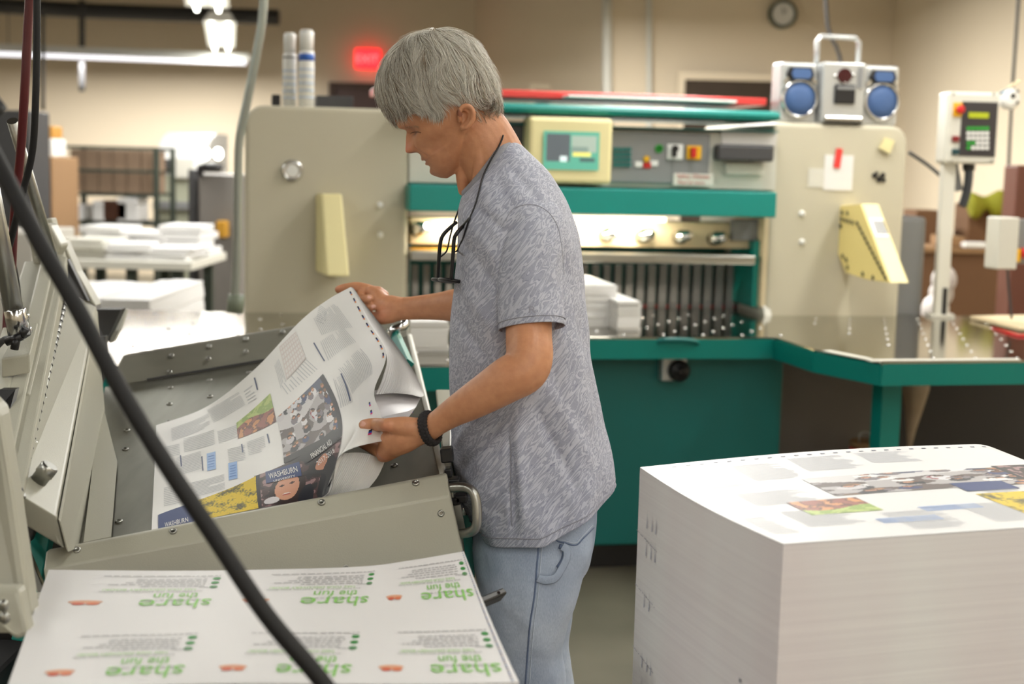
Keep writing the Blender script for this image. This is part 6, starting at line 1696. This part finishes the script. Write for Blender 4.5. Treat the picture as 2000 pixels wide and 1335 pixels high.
dg=bpy.context.evaluated_depsgraph_get(); dg.update(); me=bpy.data.meshes.new_from_object(tmp.evaluated_get(dg)); tr_=MW[tmp].translation-MW[MAN].translation
bpy.data.objects.remove(tmp); me.transform(Matrix.Translation(tr_)); me.name='jeans'
def denim():
    m,nt,b=newmat('washed_light_denim'); N=nt.nodes; L=nt.links; tc=N.new('ShaderNodeTexCoord')
    n1=N.new('ShaderNodeTexNoise'); n1.inputs['Scale'].default_value=5; n1.inputs['Detail'].default_value=5; L.new(tc.outputs['Object'],n1.inputs['Vector'])
    r=N.new('ShaderNodeValToRGB'); r.color_ramp.elements[0].position=.3; r.color_ramp.elements[1].position=.7; r.color_ramp.elements[0].color=lin((146,160,184)); r.color_ramp.elements[1].color=lin((200,209,222)); L.new(n1.outputs[0],r.inputs[0])
    mp_=N.new('ShaderNodeMapping'); mp_.inputs['Scale'].default_value=(900,900,160); L.new(tc.outputs['Object'],mp_.inputs[0]); n2=N.new('ShaderNodeTexNoise'); n2.inputs['Scale'].default_value=1; n2.inputs['Detail'].default_value=3; L.new(mp_.outputs[0],n2.inputs['Vector'])
    r2=N.new('ShaderNodeValToRGB'); r2.color_ramp.elements[0].position=.3; r2.color_ramp.elements[1].position=.7; r2.color_ramp.elements[0].color=(.72,.75,.80,1); r2.color_ramp.elements[1].color=(1,1,1,1); L.new(n2.outputs[0],r2.inputs[0])
    mx=N.new('ShaderNodeMix'); mx.data_type='RGBA'; mx.blend_type='MULTIPLY'; mx.inputs[0].default_value=1; L.new(r.outputs[0],mx.inputs[6]); L.new(r2.outputs[0],mx.inputs[7]); L.new(mx.outputs[2],b.inputs['Base Color']); b.inputs['Roughness'].default_value=.85
    n4=N.new('ShaderNodeTexNoise'); n4.inputs['Scale'].default_value=14; n4.inputs['Detail'].default_value=3; L.new(tc.outputs['Object'],n4.inputs['Vector'])
    bp=N.new('ShaderNodeBump'); bp.inputs['Strength'].default_value=.45; bp.inputs['Distance'].default_value=.012; L.new(n4.outputs[0],bp.inputs['Height']); L.new(bp.outputs[0],b.inputs['Normal'])
    return m
M['denim']=denim(); me.materials.clear(); me.materials.append(M['denim']); jeans=bpy.data.objects.new('jeans',me); COL.objects.link(jeans); jeans.parent=MAN; MW[jeans]=MW[MAN]
for p in me.polygons: p.use_smooth=True
jb=bvh(jeans)
M['denimdark']=pm('denim_seam_and_shadow',(98,112,140),.85,0,.3,60); M['denimlight']=pm('pale_denim_edge',(190,200,214),.85,0,.12,40)
seam(jb,[(1053,1020),(1052,1060),(1048,1110),(1044,1160),(1035,1220),(1030,1280),(1026,1338)],.0022,'side_seam','denimdark',lift=-.001,par=jeans)
seam(jb,[(1060,1020),(1059,1060),(1055,1110),(1051,1160),(1043,1220),(1038,1280),(1034,1338)],.0009,'seam_stitching','denimlight',par=jeans)
# hammer loop
def patch(tree,pts,lift,name,mat,par,thick=.0016,sub=5):
    P=[]
    for (x,y) in pts:
        h=hit(tree,x,y); P.append((h[0] if h[0] is not None else V(x,y,2.5))-ray(x,y)*lift)
    return P
lp=[(1050,1128),(1066,1133),(1085,1128),(1096,1112),(1106,1092),(1107,1074),(1098,1066)]
pp=patch(jb,lp,.006,'','',None)
mb=MB(); mb.tube(smooth_path(pp,6),.0075,10,flat=((0,1,.0),.14)); mb.build('hammer_loop',pm('loop_denim',(160,172,192),.85,0,.2,60,.5,300),jeans)
mb=MB(); q=patch(jb,[(1092,1066),(1102,1072),(1100,1092),(1090,1108)],.0015,'','',None); mb.tube(smooth_path(q,5),.0045,8); mb.build('loop_shadow_strip','denimdark',jeans,label='dark blue strip painted as the shadow under the loop')  # shade behind the hammer loop drawn as a dark tube
seam(jb,[(1086,1015),(1086,1052),(1105,1060),(1125,1064),(1140,1050),(1160,1030)],.0013,'pocket_edge','denimdark',par=jeans)
seam(jb,[(1083,1015),(1083,1049),(1104,1056),(1124,1060),(1138,1046),(1158,1025)],.0008,'seam_stitching','denimlight',par=jeans)
# shoes
for (x0,Yc_,yy) in ((1056,2.57,0),(1063,2.74,0)):
    c=V(x0,2000,Yc_); mb=MB(); secs=[]
    for (dx,h,w) in ((.075,.07,.03),(.06,.095,.04),(.0,.10,.043),(-.06,.075,.045),(-.12,.055,.048),(-.17,.045,.044),(-.20,.03,.02)):
        L_=[]
        for j in range(20):
            a=2*PI*j/20; L_.append(Vector((c.x+dx,Yc_+w*math.cos(a),max(0.0,h/2+h/2*math.sin(a)))))
        secs.append(L_)
    mb.loft(secs); mb.build('shoe','black',MAN)
# ---------------- bracelet
ax=(V(858,823,2.395)-V(814,843,2.412)).normalized(); cb_=V(840,836,2.403); u_=ax.orthogonal().normalized(); w_=ax.cross(u_)
br=thing('paracord_bracelet','black braided cord bracelet on the man\'s near wrist','bracelet',cb_)
tilt=(ax+Vector((0,0,-.16))).normalized(); u_=tilt.cross(Vector((0,1,0))).normalized(); w_=tilt.cross(u_)
for s_,r_ in ((-.0046,.0042),(.0,.0052),(.0046,.0042)):
    mb=MB(); L_=[]; R_=[]
    for i in range(108):
        a=2*PI*i/108; L_.append(cb_+tilt*s_+(u_*math.cos(a)*.0262+w_*math.sin(a)*.0250)); R_.append(r_*(1+.16*math.cos(a*27+(PI if s_==0 else 0))))
    mb.tube(L_,R_,10,closed=True,caps=False); mb.build('braided_cord',pm('black_cord',(34,30,32),.75,0,.3,300,.6,900) if s_<0 else M['cordblk'],br) if s_>=0 else None
    if s_<0: M['cordblk']=pm('black_cord',(34,30,32),.75,0,.3,300,.5,900); mb.build('braided_cord','cordblk',br)
# ---------------- glasses on a cord
gl=thing('reading_glasses','black reading glasses hanging on a cord against the man\'s chest','glasses',V(872,555,2.58))
YN,YF=2.485,2.62
cbv=bvh(colr)
def SHY(px,py,d):
    h=hit(sb,px,py); return (h[0]-ray(px,py)*.004) if h[0] is not None else V(px,py,d)
for Yt,pts,lab in ((YN,[(917,427),(905,441),(893,454),(887,467),(885,494),(881,545)],'n'),(YF,[(893,433),(882,442),(866,458),(860,475),(857,508),(855,545)],'f')):
    P=[SHY(x,y,Yt) if (i<2 and lab=='n') else V(x,y,Yt) for i,(x,y) in enumerate(pts)]
    mb=MB(); mb.tube(smooth_path(P,6),[.0030+.0006*math.sin(i*.1) for i in range(31)],10,flat=((0,1,0),1.0)); mb.build('temple_arm','black',gl)
def lens(c0,c1,drop,name):
    pass
fr0=V(881,547,YN); fr1=V(855,547,YF); dn=Vector((-.004,0,-.004)); sw=Vector((.016,0,-.003)); lf=Vector((-.020,0,-.006))
def rimloop(cy,hw):
    c=fr1.lerp(fr0,cy); ay=(fr0-fr1).normalized(); axx=Vector((1,0,-.12)).normalized()
    return [c+ay*math.cos(a)*hw+axx*(math.sin(a)*.018)+axx*.004 for a in [2*PI*i/32 for i in range(32)]]
for cy in (.23,.77):
    L_=rimloop(cy,.030); mb=MB(); mb.tube(L_,.0034,8,closed=True,caps=False); rim=mb.build('lens_rim','black',gl)
    mb=MB(); mb.add(L_+[p+Vector((0,0,-.0015)) for p in L_],[tuple(range(32)),tuple(range(32,64))[::-1]]+[(i,(i+1)%32,32+(i+1)%32,32+i) for i in range(32)]); mb.build('lens','brightglass',rim)
mb=MB(); c=fr1.lerp(fr0,.5)+Vector((-.006,0,0)); mb.tube([c+Vector((.003,-.012,0)),c+Vector((-.004,0,.001)),c+Vector((.003,.012,0))],.0022,8); mb.build('bridge','black',gl)
for Yt,pts in ((YN,[(983,264),(979,276),(970,293),(958,313),(944,343),(936,372),(928,400),(917,427),(910,447),(904,465),(898,478),(893,489),(884,493)]),(YF,[(908,372),(903,386),(899,400),(890,425),(885,440),(879,462),(875,481),(871,492),(862,500),(856,503)])):
    P=[]; _d=[catmull([Vector((a_,b_,0)) for a_,b_ in pts],min(q_/4,len(pts)-1.0001)) for q_ in range((len(pts)-1)*4+1)]
    for i,(x,y) in enumerate([(q_.x,q_.y) for q_ in _d]):
        i=i/4; h=hit(sb,x,y); h2=hit(bb,x,y); best=None
        for q in (h,h2,hit(cbv,x,y)):
            if q[0] is not None and (best is None or q[3]<best[3]): best=q
        if Yt==YN and best is not None and best[0].y<2.70 and i<12: P.append(best[0]-ray(x,y)*.0045)
        else: P.append(V(x,y,Yt+(.0 if i>3 else 0)))
    mb=MB(); mb.tube(P,.0016,8); mb.build('neck_cord','black',gl)
# ---------------------------------------------------------------- world, view
w=bpy.data.worlds.new('world'); SC.world=w; w.use_nodes=True
w.node_tree.nodes['Background'].inputs[0].default_value=(.9,.92,1,1); w.node_tree.nodes['Background'].inputs[1].default_value=.13
SC.view_settings.view_transform='Standard'; SC.view_settings.look='None'; SC.view_settings.gamma=1; SC.view_settings.exposure=EXPO
SC.view_settings.use_curve_mapping=False
SC.cycles.max_bounces=7; SC.cycles.use_denoising=True
SC.cycles.sample_clamp_indirect=6
